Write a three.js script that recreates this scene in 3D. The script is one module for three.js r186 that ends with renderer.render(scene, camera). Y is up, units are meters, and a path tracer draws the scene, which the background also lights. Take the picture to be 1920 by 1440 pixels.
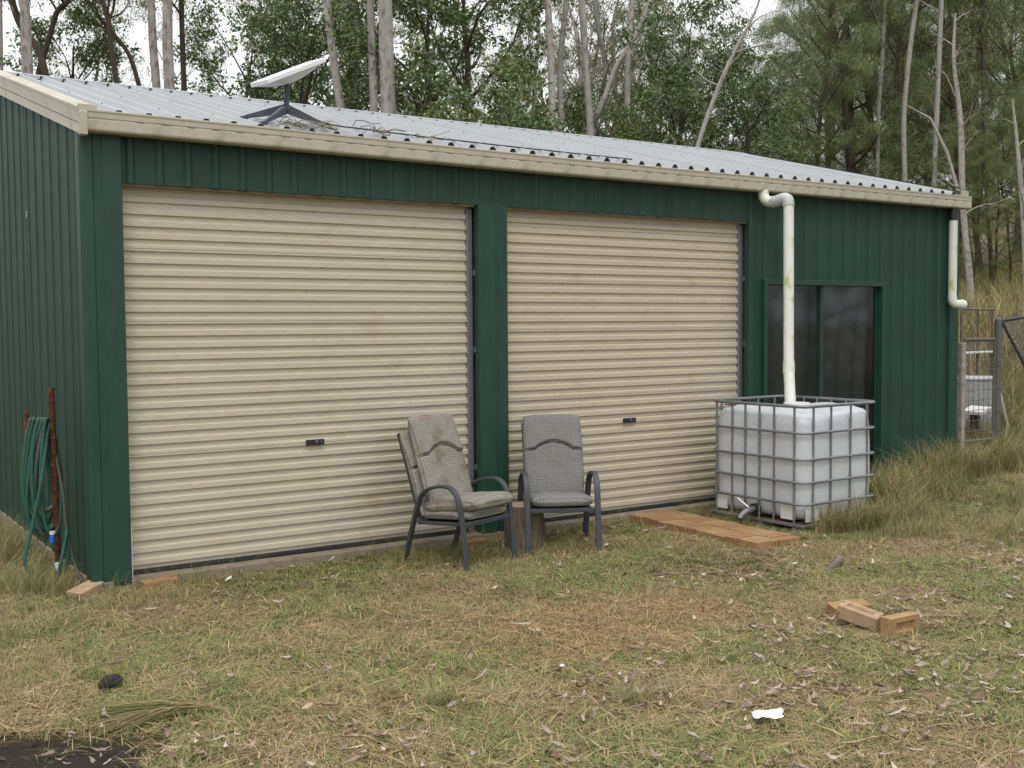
import * as THREE from 'three';
import { mergeGeometries } from 'three/addons/utils/BufferGeometryUtils.js';
import { RoundedBoxGeometry } from 'three/addons/geometries/RoundedBoxGeometry.js';
import { ImprovedNoise } from 'three/addons/math/ImprovedNoise.js';

// ---------------------------------------------------------------- camera, sky, sun, exposure
const scene = new THREE.Scene();
const camera = new THREE.PerspectiveCamera(37.91, 4 / 3, 0.1, 900);
camera.rotation.order = 'YXZ';
camera.position.set(-1.7402, 1.6645, 7.4961);
camera.rotation.set(-0.0536, -0.589, -0.0074);

const renderer = new THREE.WebGLRenderer({ antialias: true });
renderer.toneMapping = THREE.LinearToneMapping;
renderer.toneMappingExposure = 0.85;
renderer.shadowMap.enabled = true;

function rngOf(seed) {
  let a = seed >>> 0;
  return () => { a = (a + 0x6D2B79F5) >>> 0; let t = a; t = Math.imul(t ^ (t >>> 15), t | 1); t ^= t + Math.imul(t ^ (t >>> 7), t | 61); return ((t ^ (t >>> 14)) >>> 0) / 4294967296; };
}
const perlin = new ImprovedNoise();
const noise = (x, y, z = 0) => perlin.noise(x, y, z);
const fbm = (x, y, z = 0, o = 4) => { let s = 0, a = 0.5, f = 1; for (let i = 0; i < o; i++) { s += a * noise(x * f, y * f, z + i * 7.3); a *= 0.5; f *= 2.03; } return s; };
const clamp = (v, a = 0, b = 1) => Math.min(b, Math.max(a, v));
const ss = (a, b, x) => { const t = clamp((x - a) / (b - a)); return t * t * (3 - 2 * t); };
const lerp = (a, b, t) => a + (b - a) * t;

// an even, thin overcast: a little brighter overhead, soft cloud mottling
{
  const W = 512, H = 256, d = new Float32Array(W * H * 4);
  for (let j = 0; j < H; j++) for (let i = 0; i < W; i++) {
    const el = ((j + 0.5) / H - 0.5) * Math.PI, az = (i / W) * Math.PI * 2;
    const x = Math.cos(el) * Math.cos(az), y = Math.sin(el), z = Math.cos(el) * Math.sin(az);
    let v = 0.95 + 1.5 * Math.max(0, y) + 0.1 * fbm(x * 2.2, y * 3.2, z * 2.2);
    if (y < 0) v = 0.5;
    d.set([v * 0.985, v * 0.995, v * 1.03, 1], (j * W + i) * 4);
  }
  const t = new THREE.DataTexture(d, W, H, THREE.RGBAFormat, THREE.FloatType);
  t.mapping = THREE.EquirectangularReflectionMapping; t.magFilter = t.minFilter = THREE.LinearFilter; t.needsUpdate = true;
  scene.background = t; scene.environment = t;
}
const sun = new THREE.DirectionalLight(0xfff4e4, 1.1);
sun.position.set(-6, 20, 11); sun.target.position.set(3, 0, 0);
sun.shadow.radius = 30; sun.castShadow = true; sun.shadow.mapSize.set(2048, 2048);
Object.assign(sun.shadow.camera, { left: -30, right: 30, top: 30, bottom: -30, near: 1, far: 80 });
scene.add(sun, sun.target);

// ---------------------------------------------------------------- helpers
const V = (x, y, z) => new THREE.Vector3(x, y, z);
const used = {};
function numbered(n) { const k = used[n] = (used[n] ?? -1) + 1; return k ? n + '_' + String(k).padStart(3, '0') : n; }
function mesh(name, geo, mat, parent) {
  const m = new THREE.Mesh(geo, mat); m.name = name; m.castShadow = m.receiveShadow = true;
  if (parent) parent.add(m);
  return m;
}
function tag(o, label, category, group, kind) {
  if (label) o.userData.label = label; if (category) o.userData.category = category;
  if (group) o.userData.group = group; if (kind) o.userData.kind = kind;
  return o;
}
function thing(name, label, category, pos = [0, 0, 0], turn = 0, group) {
  const o = new THREE.Group(); o.name = numbered(name); o.position.set(...pos); o.rotation.y = turn; scene.add(o);
  return tag(o, label, category, group);
}
function part(name, parent) { const o = new THREE.Group(); o.name = name; parent.add(o); return o; }
function single(name, geo, mat, label, category, group) { const m = mesh(numbered(name), geo, mat, scene); return tag(m, label, category, group); }
function structure(name, geo, mat) { const m = mesh(numbered(name), geo, mat, scene); m.userData.kind = 'structure'; return m; }

class Geo {                                               // collects triangles
  constructor() { this.p = []; this.u = []; this.c = []; this.i = []; this.coloured = false; }
  get n() { return this.p.length / 3; }
  v(x, y, z, u = 0, w = 0, c) { this.p.push(x, y, z); this.u.push(u, w); if (c) { this.coloured = true; this.c.push(c[0], c[1], c[2]); } else this.c.push(1, 1, 1); return this.n - 1; }
  tri(a, b, c) { this.i.push(a, b, c); }
  quad(a, b, c, d) { this.i.push(a, b, c, a, c, d); }
  face(A, B, C, D, c) {                                   // flat quad with uv in metres
    const w = A.distanceTo(B), h = A.distanceTo(D);
    this.quad(this.v(A.x, A.y, A.z, 0, 0, c), this.v(B.x, B.y, B.z, w, 0, c), this.v(C.x, C.y, C.z, w, h, c), this.v(D.x, D.y, D.z, 0, h, c));
  }
  tube(pts, radii, sides = 6, caps = true, c) {
    const n = pts.length, t = V(0, 0, 0), nor = V(0, 0, 0), bi = V(0, 0, 0); let len = 0, ref = null;
    const rings = [];
    for (let k = 0; k < n; k++) {
      t.subVectors(pts[Math.min(n - 1, k + 1)], pts[Math.max(0, k - 1)]).normalize();
      if (!ref) { ref = Math.abs(t.y) > 0.9 ? V(1, 0, 0) : V(0, 1, 0); }
      nor.copy(ref).addScaledVector(t, -ref.dot(t)).normalize(); ref = nor.clone(); bi.crossVectors(t, nor);
      if (k) len += pts[k].distanceTo(pts[k - 1]);
      const r = Array.isArray(radii) ? radii[k] : radii, r0 = Array.isArray(radii) ? radii[0] : radii, ring = [];
      for (let s = 0; s <= sides; s++) {
        const a = s / sides * Math.PI * 2, ca = Math.cos(a) * r, sa = Math.sin(a) * r;
        ring.push(this.v(pts[k].x + nor.x * ca + bi.x * sa, pts[k].y + nor.y * ca + bi.y * sa, pts[k].z + nor.z * ca + bi.z * sa, s / sides * 6.283 * r0, len, c));
      }
      rings.push(ring);
    }
    for (let k = 0; k < n - 1; k++) for (let s = 0; s < sides; s++) this.quad(rings[k][s], rings[k][s + 1], rings[k + 1][s + 1], rings[k + 1][s]);
    if (caps) for (const [k, f] of [[0, 1], [n - 1, 0]]) {
      const m = this.v(pts[k].x, pts[k].y, pts[k].z, 0, 0, c), q = [];
      for (let s = 0; s <= sides; s++) { const b = rings[k][s] * 3; q.push(this.v(this.p[b], this.p[b + 1], this.p[b + 2], 0.01 * Math.cos(s), 0.01 * Math.sin(s), c)); }
      for (let s = 0; s < sides; s++) f ? this.tri(m, q[s + 1], q[s]) : this.tri(m, q[s], q[s + 1]);
    }
    return this;
  }
  done() {
    const g = new THREE.BufferGeometry();
    g.setAttribute('position', new THREE.Float32BufferAttribute(this.p, 3));
    g.setAttribute('uv', new THREE.Float32BufferAttribute(this.u, 2));
    if (this.coloured) g.setAttribute('color', new THREE.Float32BufferAttribute(this.c, 3));
    g.setIndex(this.i); g.computeVertexNormals();
    return g;
  }
}
function metreUV(g) {                                     // box-projected uv in metres, flat faces
  g = g.index ? g.toNonIndexed() : g;
  const p = g.attributes.position, n = g.attributes.normal, uv = new Float32Array(p.count * 2);
  for (let k = 0; k < p.count; k++) {
    const ax = Math.abs(n.getX(k)), ay = Math.abs(n.getY(k)), az = Math.abs(n.getZ(k));
    if (ax >= ay && ax >= az) uv.set([p.getZ(k), p.getY(k)], k * 2); else if (ay >= az) uv.set([p.getX(k), p.getZ(k)], k * 2); else uv.set([p.getX(k), p.getY(k)], k * 2);
  }
  g.setAttribute('uv', new THREE.BufferAttribute(uv, 2));
  return g;
}
function box(x0, x1, y0, y1, z0, z1, r = 0) {
  const w = x1 - x0, h = y1 - y0, d = z1 - z0;
  const g = r ? new RoundedBoxGeometry(w, h, d, 2, Math.min(r, w / 2.01, h / 2.01, d / 2.01)) : new THREE.BoxGeometry(w, h, d);
  g.translate((x0 + x1) / 2, (y0 + y1) / 2, (z0 + z1) / 2);
  return metreUV(g);
}
const rod = (a, b, r, sides = 8) => new Geo().tube([V(...a), V(...b)], r, sides).done();
function curved(points, r, sides = 8, n = 24, closed = false) {
  const c = new THREE.CatmullRomCurve3(points.map((p) => V(...p)), closed, 'centripetal');
  return new Geo().tube(c.getPoints(n), r, sides, !closed).done();
}
// ribbon: extrude a polyline of (a, b) pairs along an axis, optionally with creased facets
function strip(profile, map, t0, t1) {                   // map(a, b, t) -> [x, y, z]
  const g = new Geo(); let run = 0;
  for (let k = 0; k < profile.length - 1; k++) {
    const [a, b] = profile[k], [c, d] = profile[k + 1], L = Math.hypot(c - a, d - b);
    const q = [[a, b, t0, run, 0], [c, d, t0, run + L, 0], [c, d, t1, run + L, 1], [a, b, t1, run, 1]].map(([m, n, t, s, e]) => g.v(...map(m, n, t), s, e * (t1 - t0)));
    g.quad(...q); run += L;
  }
  return g.done();
}

// ---------------------------------------------------------------- procedural textures
function dataTex(W, H, fn, colour = true) {
  const d = new Uint8Array(W * H * 4);
  for (let y = 0; y < H; y++) for (let x = 0; x < W; x++) { const c = fn(x / W, y / H); const k = (y * W + x) * 4; d[k] = clamp(c[0]) * 255; d[k + 1] = clamp(c[1]) * 255; d[k + 2] = clamp(c[2]) * 255; d[k + 3] = 255; }
  const t = new THREE.DataTexture(d, W, H); t.wrapS = t.wrapT = THREE.RepeatWrapping; t.magFilter = THREE.LinearFilter; t.minFilter = THREE.LinearMipmapLinearFilter; t.generateMipmaps = true;
  if (colour) t.colorSpace = THREE.SRGBColorSpace; t.needsUpdate = true; return t;
}
const tile = (fn) => (u, v, s, z = 0) => {               // seamless noise over the unit square
  const a = fn(u * s, v * s, z), b = fn((u - 1) * s, v * s, z), c = fn(u * s, (v - 1) * s, z), d = fn((u - 1) * s, (v - 1) * s, z);
  const p = ss(0, 1, u), q = ss(0, 1, v); return lerp(lerp(a, b, p), lerp(c, d, p), q);
};
const tn = tile((x, y, z) => fbm(x, y, z, 4)), t2 = tile((x, y, z) => fbm(x, y, z, 2));
function rep(t, u, v) { const c = t.clone(); c.repeat.set(1 / u, 1 / v); c.needsUpdate = true; return c; }
const grey = (v) => [v, v, v];
const mottle = dataTex(512, 512, (u, v) => grey(0.86 + 0.22 * tn(u, v, 7) + 0.10 * tn(u, v, 40, 3)));
const speck = dataTex(512, 512, (u, v) => grey(0.5 + 0.9 * tn(u, v, 60, 5)), false);
const streak = (() => {                                   // painted steel, chalky runs and grime
  const r = rngOf(5), runs = []; for (let k = 0; k < 60; k++) runs.push([r(), r(), 0.15 + r() * 0.5, 0.002 + r() * 0.008, r() * 0.12]);
  return dataTex(512, 512, (u, v) => {
    let s = 0.86 + 0.16 * tn(u, v, 5) + 0.05 * tn(u, v, 50, 2) + 0.08 * t2(u, v * 0.04, 40, 9);
    for (const [a, b, l, w, k] of runs) { const du = Math.abs(((u - a + 1.5) % 1) - 0.5), dv = ((b - v + 1) % 1); if (du < w && dv < l) s += k * (1 - dv / l) * (1 - du / w); }
    return [s, s, s * 0.99];
  });
})();
const creamTex = dataTex(512, 512, (u, v) => {            // cream paint, dust and brown grime patches
  const g = 0.94 + 0.05 * tn(u, v, 4) + 0.05 * tn(u, v, 30, 2), m = ss(0.12, 0.4, tn(u, v, 6, 8)) * 0.07;
  return [g - m * 0.6, g - m * 0.85, g - m * 1.3];
});
const gutterTex = dataTex(1024, 256, (u, v) => {          // mould spots and algae
  const g = 0.92 + 0.1 * tn(u, v, 5) + 0.06 * tn(u, v, 40, 2), m = ss(0.1, 0.35, tile((x, y, z) => fbm(x * 2.5, y, z, 4))(u, v, 6, 4)) * 0.09;
  return [g - m * 0.9, g - m * 0.85, g - m * 1.1];
});
const roofTex = dataTex(512, 512, (u, v) => {
  const g = 0.92 + 0.07 * tn(u, v, 5) + 0.05 * tn(u, v, 45, 6) + 0.05 * t2(u, v * 0.06, 30, 3), d = ss(0.32, 0.44, tn(u, v, 24, 11)) * 0.18;
  return [g - d, g - d * 1.05, g - d * 1.1];
});
const galvTex = dataTex(256, 256, (u, v) => { const g = 0.8 + 0.22 * tn(u, v, 12) + 0.14 * tn(u, v, 50, 4), r = ss(0.25, 0.4, tn(u, v, 9, 6)) * 0.4; return [g - r * 0.3, g - r * 0.7, g - r]; });
const rustTex = dataTex(256, 256, (u, v) => { const a = ss(-0.15, 0.25, tn(u, v, 8)), b = ss(0.1, 0.3, tn(u, v, 20, 4)); return [lerp(0.22, 0.50, a) + b * 0.18, lerp(0.13, 0.27, a) + b * 0.15, lerp(0.09, 0.12, a) + b * 0.1]; });
const pvcTex = dataTex(512, 512, (u, v) => { const g = 0.95 + 0.05 * tn(u, v, 5), m = ss(-0.02, 0.35, tn(u, v, 7, 5)) * 0.3 + ss(0.15, 0.3, tn(u, v, 50, 2)) * 0.12; return [g - m * 0.75, g - m * 0.55, g - m * 1.4]; });
const brickTex = dataTex(512, 512, (u, v) => { const g = 0.84 + 0.2 * tn(u, v, 6) + 0.24 * tn(u, v, 60, 2), d = ss(0.15, 0.4, tn(u, v, 10, 8)) * 0.35; return [g - d * 0.7, g - d * 0.85, g - d]; });
const brickBump = dataTex(256, 256, (u, v) => grey(0.5 + 0.6 * tn(u, v, 40, 2) + 0.3 * tn(u, v, 10)), false);
const concreteTex = dataTex(512, 512, (u, v) => { const g = 0.82 + 0.2 * tn(u, v, 6) + 0.16 * tn(u, v, 50, 2), d = ss(0.0, 0.35, tn(u, v, 5, 8)) * 0.3; return [g - d * 0.6, g - d * 0.9, g - d * 1.2]; });
const barkTex = dataTex(256, 1024, (u, v) => {            // smooth gum bark: pale with grey blotches and flakes
  const a = tile((x, y, z) => fbm(x, y * 3, z, 4)), g = 0.82 + 0.28 * a(u, v, 4) + 0.12 * a(u, v, 22, 3), m = ss(0.08, 0.22, a(u, v, 6, 7)) * 0.2;
  return [g - m * 0.8, g - m * 0.95, g - m];
});
const roughBark = dataTex(256, 512, (u, v) => { const a = tile((x, y, z) => fbm(x * 4, y * 0.5, z, 4)), g = 0.72 + 0.5 * a(u, v, 6) + 0.2 * tn(u, v, 30, 3); return [g, g * 0.96, g * 0.92]; });
const roughBarkBump = dataTex(256, 512, (u, v) => grey(0.5 + 0.9 * tile((x, y, z) => fbm(x * 4, y * 0.5, z, 4))(u, v, 6)), false);
// woven check cloth: one tile is 12 cm
function clothTex(seed, dirt) {
  return dataTex(512, 512, (u, v) => {
    const N = 30, s = (x) => Math.abs((x * N % 1) - 0.5) * 2, lu = ss(0.55, 0.85, s(u + 0.004 * tn(u, v, 20, seed))), lv = ss(0.55, 0.85, s(v + 0.004 * tn(u, v, 20, seed + 4)));
    const weave = 0.06 * (Math.sin(u * 700) * Math.sin(v * 700)) + 0.10 * tn(u, v, 60, seed);
    const light = [0.70, 0.685, 0.645], dark = [0.46, 0.465, 0.475];
    const k = 1 - Math.max(lu, lv) * 0.8 - lu * lv * 0.2, st = ss(-0.05, 0.35, tn(u, v, 4, seed + 9)) * dirt;
    return [0, 1, 2].map((i) => (lerp(dark[i], light[i], k) + weave) * (1 - st * [0.13, 0.18, 0.25][i]));
  });
}
const cloth1 = clothTex(3, 1.0), cloth2 = clothTex(17, 0.25);
const fibreTex = (() => {                                 // matted dead grass, twigs and crumbs of soil
  const S = 1024, cv = document.createElement('canvas'); cv.width = cv.height = S; const x = cv.getContext('2d'), r = rngOf(11);
  x.fillStyle = '#7d7466'; x.fillRect(0, 0, S, S);
  for (let k = 0; k < 9000; k++) { const v = 70 + r() * 110; x.fillStyle = `rgba(${v},${v * 0.93 | 0},${v * 0.84 | 0},0.5)`; const q = 1 + r() * 5; x.fillRect(r() * S, r() * S, q, q); }
  for (let k = 0; k < 15000; k++) {
    const px = r() * S, py = r() * S, a = r() * 6.28, l = 6 + r() * 34, v = 95 + r() * 150;
    x.strokeStyle = `rgba(${v | 0},${v * 0.95 | 0},${v * 0.82 | 0},0.75)`; x.lineWidth = 0.6 + r() * 1.3;
    for (const [ox, oy] of [[0, 0], [S, 0], [-S, 0], [0, S], [0, -S]]) { if (Math.abs(px + ox - S / 2) > S / 2 + 45 || Math.abs(py + oy - S / 2) > S / 2 + 45) continue; x.beginPath(); x.moveTo(px + ox, py + oy); x.quadraticCurveTo(px + ox + Math.cos(a) * l / 2 + (r() - 0.5) * 8, py + oy + Math.sin(a) * l / 2 + (r() - 0.5) * 8, px + ox + Math.cos(a) * l, py + oy + Math.sin(a) * l); x.stroke(); }
  }
  const t = new THREE.CanvasTexture(cv); t.wrapS = t.wrapT = THREE.RepeatWrapping; t.colorSpace = THREE.SRGBColorSpace; return t;
})();
const fibreBump = fibreTex.clone(); fibreBump.colorSpace = THREE.NoColorSpace; fibreBump.needsUpdate = true;

const L = (r, g, b) => new THREE.Color().setRGB(r, g, b);
const std = (o) => new THREE.MeshStandardMaterial({ side: THREE.DoubleSide, ...o });
const M = {
  ground: std({ color: L(1, 1, 1), map: rep(fibreTex, 1.7, 1.7), bumpMap: rep(fibreBump, 1.7, 1.7), bumpScale: 0.012, vertexColors: true, roughness: 1 }),
  green: std({ color: L(0.0135, 0.064, 0.043), map: rep(streak, 1.7, 2.6), roughness: 0.58 }),
  greenTrim: std({ color: L(0.015, 0.070, 0.047), map: rep(mottle, 0.9, 1.9), roughness: 0.5 }),
  cream: std({ color: L(0.60, 0.545, 0.43), map: rep(creamTex, 1.9, 1.3), roughness: 0.5 }),
  cream2: std({ color: L(0.60, 0.53, 0.415), map: rep(creamTex, 1.3, 0.9), roughness: 0.5 }),
  gutter: std({ color: L(0.53, 0.49, 0.39), map: rep(gutterTex, 2.3, 0.6), roughness: 0.45 }),
  roof: std({ color: L(0.40, 0.422, 0.435), map: rep(roofTex, 1.5, 2.3), metalness: 0.15, roughness: 0.5 }),
  galv: std({ color: L(0.36, 0.38, 0.40), map: rep(galvTex, 0.35, 0.5), metalness: 0.55, roughness: 0.5 }),
  darkSteel: std({ color: L(0.06, 0.068, 0.082), roughness: 0.6, metalness: 0.3 }),
  rubber: std({ color: L(0.02, 0.02, 0.022), roughness: 0.75 }),
  black: std({ color: L(0.016, 0.016, 0.018), roughness: 0.45 }),
  lockRing: std({ color: L(0.35, 0.36, 0.36), metalness: 0.8, roughness: 0.35 }),
  lintel: std({ color: L(0.30, 0.24, 0.15), map: rep(mottle, 0.7, 0.7), roughness: 0.7 }),
  concrete: std({ color: L(0.36, 0.30, 0.23), map: rep(concreteTex, 1.1, 1.1), bumpMap: rep(brickBump, 0.4, 0.4), bumpScale: 0.004, roughness: 0.95 }),
  pvc: std({ color: L(0.78, 0.79, 0.72), map: rep(pvcTex, 0.5, 0.9), roughness: 0.45 }),
  pvcGrey: std({ color: L(0.50, 0.53, 0.54), map: rep(pvcTex, 0.6, 0.8), roughness: 0.4 }),
  glass: new THREE.MeshPhysicalMaterial({ color: L(0.75, 0.8, 0.8), transmission: 1, roughness: 0.06, thickness: 0, side: THREE.DoubleSide }),
  sheet: std({ color: L(0.075, 0.075, 0.08), map: rep(mottle, 0.8, 0.8), roughness: 0.55 }),
  chairFrame: std({ color: L(0.066, 0.074, 0.086), map: rep(mottle, 0.4, 0.4), roughness: 0.5 }),
  sling: std({ color: L(0.03, 0.032, 0.036), roughness: 0.9 }),
  cloth1: std({ color: L(0.72, 0.70, 0.66), map: rep(cloth1, 0.5, 0.5), roughness: 0.95 }),
  cloth2: std({ color: L(0.54, 0.56, 0.58), map: rep(cloth2, 0.5, 0.5), roughness: 0.95 }),
  tank: new THREE.MeshPhysicalMaterial({ color: L(0.60, 0.63, 0.66), map: rep(creamTex, 0.9, 0.9), roughness: 0.42, side: THREE.DoubleSide }),
  whitePlate: std({ color: L(0.76, 0.76, 0.74), map: rep(creamTex, 0.4, 0.4), roughness: 0.5 }),
  rust: std({ color: L(1, 1, 1), map: rep(rustTex, 0.25, 0.25), roughness: 0.95 }),
  hoseGreen: std({ color: L(0.035, 0.13, 0.10), map: rep(mottle, 0.3, 0.3), roughness: 0.55 }),
  hoseGrey: std({ color: L(0.12, 0.135, 0.11), map: rep(mottle, 0.3, 0.3), roughness: 0.65 }),
  blue: std({ color: L(0.02, 0.12, 0.55), roughness: 0.4 }),
  white: std({ color: L(0.82, 0.83, 0.84), roughness: 0.35 }),
  dishBack: std({ color: L(0.72, 0.73, 0.74), roughness: 0.45 }),
  dishLeg: std({ color: L(0.045, 0.055, 0.065), roughness: 0.45 }),
  stump: std({ color: L(0.31, 0.275, 0.235), map: rep(roughBark, 0.5, 0.5), bumpMap: rep(roughBarkBump, 0.5, 0.5), bumpScale: 0.02, roughness: 1 }),
  cutWood: std({ color: L(0.42, 0.33, 0.21), map: rep(mottle, 0.3, 0.3), roughness: 0.9 }),
  soil: std({ color: L(0.035, 0.028, 0.022), map: rep(mottle, 0.2, 0.2), roughness: 1 }),
  smooth: std({ color: L(0.47, 0.44, 0.405), map: rep(barkTex, 0.6, 3.1), roughness: 0.85 }),
  pale: std({ color: L(0.58, 0.545, 0.50), map: rep(barkTex, 0.5, 2.3), roughness: 0.85 }),
  rough: std({ color: L(0.15, 0.122, 0.10), map: rep(roughBark, 0.5, 1.0), bumpMap: rep(roughBarkBump, 0.5, 1.0), bumpScale: 0.02, roughness: 1 }),
  dead: std({ color: L(0.52, 0.485, 0.44), map: rep(barkTex, 0.4, 1.3), roughness: 0.9 }),
  leaf: new THREE.MeshPhysicalMaterial({ color: L(1, 1, 1), vertexColors: true, roughness: 0.55, transmission: 0.45, thickness: 0, side: THREE.DoubleSide }),
  blade: std({ color: L(1, 1, 1), vertexColors: true, roughness: 0.85 }),
  litter: std({ color: L(1, 1, 1), vertexColors: true, roughness: 0.9 }),
  paper: std({ color: L(0.70, 0.70, 0.68), roughness: 0.8 }),
  wire: std({ color: L(0.16, 0.165, 0.17), metalness: 0.4, roughness: 0.6 }),
  fencePost: std({ color: L(0.21, 0.215, 0.20), map: rep(galvTex, 0.4, 0.6), metalness: 0.2, roughness: 0.75 }),
  scrap: std({ color: L(0.66, 0.67, 0.68), map: rep(galvTex, 0.6, 0.7), roughness: 0.5 }),
};
const brickMats = [[0.47, 0.285, 0.125], [0.43, 0.26, 0.115], [0.50, 0.315, 0.145], [0.40, 0.235, 0.105]].map((c, k) => std({ color: L(...c), map: rep(brickTex, 0.31 + k * 0.03, 0.27), bumpMap: rep(brickBump, 0.15, 0.15), bumpScale: 0.002, roughness: 0.95 }));
const paleBrick = std({ color: L(0.56, 0.40, 0.24), map: rep(brickTex, 0.3, 0.3), bumpMap: rep(brickBump, 0.15, 0.15), bumpScale: 0.002, roughness: 0.95 });

// ---------------------------------------------------------------- ground
function hill(x, z) {
  const u = 0.8 * Math.max(0, x - 9.9) + 0.6 * Math.max(0, -z - 7.4);
  return (1.3 * ss(0.8, 5.5, u) + 0.1 * Math.max(0, u - 1)) * ss(2.5, -1.5, z);
}
function groundY(x, z) {
  let y = -0.065 + 0.035 * noise(x * 0.5, z * 0.5, 3) + 0.018 * noise(x * 1.9, z * 1.9, 8);
  y += 0.09 * ss(6.4, 9, x) * ss(3, 0.2, z);
  const soil = ss(1.0, 0.3, Math.hypot((x + 1.1) / 0.9, (z - 2.95) / 0.5)); y -= 0.06 * soil;
  if (x > -0.2 && x < 9.3 && z < 0.35 && z > -6.8) y = Math.min(y, -0.045);
  return y + hill(x, z);
}
// what covers the ground at a spot
const soilAt = (x, z) => clamp(ss(1.15, 0.75, Math.hypot((x + 1.05) / 0.62, (z - 2.9) / 0.42) + 0.5 * fbm(x * 3, z * 3, 2)));
const strawAt = (x, z) => ss(1.2, 0.6, Math.hypot((x - 2.25) / 0.85, (z - 2.55) / 0.62) + 0.6 * fbm(x * 1.8, z * 1.8, 5));
const bareAt = (x, z) => ss(1.1, 0.4, Math.hypot((x - 3.75) / 0.9, (z - 1.85) / 0.55) + 0.7 * fbm(x * 2, z * 2, 9)) + 0.6 * ss(0.9, 0.2, Math.abs(z - 0.3) / 0.5 + 0.6 * fbm(x * 2, z * 2, 4)) * ss(0.2, 0.8, x) * ss(6.2, 5.2, x);
const greenAt = (x, z) => clamp(0.48 + 2.8 * fbm(x * 0.8, z * 0.8, 31) + 0.5 * fbm(x * 3, z * 3, 12));
{
  const axis = (lo, hi, s, far, k) => { const a = []; for (let v = lo; v <= hi + 1e-6; v += s) a.push(v); let d = s; let v = hi; while (v < far) { d *= k; v += d; a.push(Math.min(v, far)); } d = s; v = lo; while (v > -far) { d *= k; v -= d; a.unshift(Math.max(v, -far)); } return a; };
  const xs = axis(-4, 13, 0.11, 420, 1.11), zs = axis(-4, 7.5, 0.11, 420, 1.11), g = new Geo();
  for (const z of zs) for (const x of xs) {
    const th = 0.5 + fbm(x * 0.7, z * 0.7, 1), gr = greenAt(x, z), s = soilAt(x, z), st = strawAt(x, z), b = clamp(bareAt(x, z));
    let c = [lerp(0.36, 0.46, th), lerp(0.30, 0.36, th), lerp(0.185, 0.225, th)];
    c = [lerp(c[0], 0.22, gr * 0.5), lerp(c[1], 0.25, gr * 0.5), lerp(c[2], 0.10, gr * 0.5)];
    c = [lerp(c[0], 0.52, st), lerp(c[1], 0.36, st), lerp(c[2], 0.19, st)];
    c = [lerp(c[0], 0.26, b), lerp(c[1], 0.185, b), lerp(c[2], 0.125, b)];
    c = [lerp(c[0], 0.075, s), lerp(c[1], 0.058, s), lerp(c[2], 0.048, s)];
    g.v(x, groundY(x, z), z, x, z, c);
  }
  const W = xs.length;
  for (let j = 0; j < zs.length - 1; j++) for (let i = 0; i < W - 1; i++) { const a = j * W + i; g.quad(a, a + W, a + W + 1, a + 1); }
  structure('ground', g.done(), M.ground);
}

// ---------------------------------------------------------------- shed
const RX = 9.12, EAVE = 2.93, RIDGE_Z = -3.21, SLOPE = 0.26, BACK = -6.42;
const roofY = (z) => 3.022 + SLOPE * (0.06 - (z < RIDGE_Z ? 2 * RIDGE_Z - z : z));
const shed = thing('shed', 'green ribbed steel shed with two cream roller doors and a low metal roof', 'shed');
mesh('slab', box(-0.01, RX + 0.01, -0.32, 0, BACK, 0.022, 0.012), M.concrete, shed);

function ribbed(u0, u1, phase, pitch, h, wBase, wTop) {   // breakpoints (u, n) of a ribbed sheet
  const at = (u) => { let d = ((u - phase) / pitch); d = Math.abs(d - Math.round(d)) * pitch; return d <= wTop / 2 ? h : d >= wBase / 2 ? 0 : h * (wBase / 2 - d) / (wBase / 2 - wTop / 2); };
  const us = new Set([u0, u1]);
  for (let k = Math.floor((u0 - phase) / pitch) - 1; k <= Math.ceil((u1 - phase) / pitch) + 1; k++) for (const o of [-wBase / 2, -wTop / 2, wTop / 2, wBase / 2]) { const u = phase + k * pitch + o; if (u > u0 && u < u1) us.add(u); }
  return [...us].sort((a, b) => a - b).map((u) => [u, at(u)]);
}
function wallSheet(prof, y0, yTop, map) {
  const g = new Geo();
  for (let k = 0; k < prof.length - 1; k++) {
    const [a, n] = prof[k], [b, m] = prof[k + 1];
    g.quad(g.v(...map(a, y0, n), a, y0), g.v(...map(b, y0, m), b, y0), g.v(...map(b, yTop(b), m), b, yTop(b)), g.v(...map(a, yTop(a), n), a, yTop(a)));
  }
  return g.done();
}
function wallRun(name, u0, u1, phase, pitch, y0, yTop, map, width = 0.76, h = 0.017) {
  const w = part(name, shed); let a = u0, k = 0;
  while (a < u1 - 0.01) {
    const b = Math.min(u1, Math.floor((a - phase) / width + 1.0001) * width + phase + 0.095);
    const e = b > a + 0.05 ? b : Math.min(u1, b + width);
    const off = (k++ % 2) * 0.0015;
    mesh('wall_sheet', wallSheet(ribbed(a, e, phase, pitch, h, 0.064, 0.030), y0, yTop, (u, y, n) => map(u, y, n + off)), M.green, w); a = e;
  }
  return w;
}
const front = (u, y, n) => [u, y, -0.012 + n], flat = (h) => () => h;
wallRun('door_header', 0.225, 5.952, 0.288, 0.19, 2.6, flat(EAVE), front);
wallRun('front_wall', 5.952, 6.128, 0.288, 0.19, -0.02, flat(EAVE), front);
wallRun('front_wall', 6.128, 7.895, 0.288, 0.19, 2.07, flat(EAVE), front);
wallRun('front_wall', 7.895, 9.02, 0.288, 0.19, -0.02, flat(EAVE), front);
const gable = (u) => Math.min(roofY(-u), 9) - 0.03;
wallRun('side_wall', 0.06, 6.42, 0.2, 0.27, -0.03, gable, (u, y, n) => [-n, y, -u], 0.81, 0.009);
wallRun('side_wall', 0.06, 6.42, 0.2, 0.19, -0.03, gable, (u, y, n) => [RX + n, y, -u]);
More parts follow.
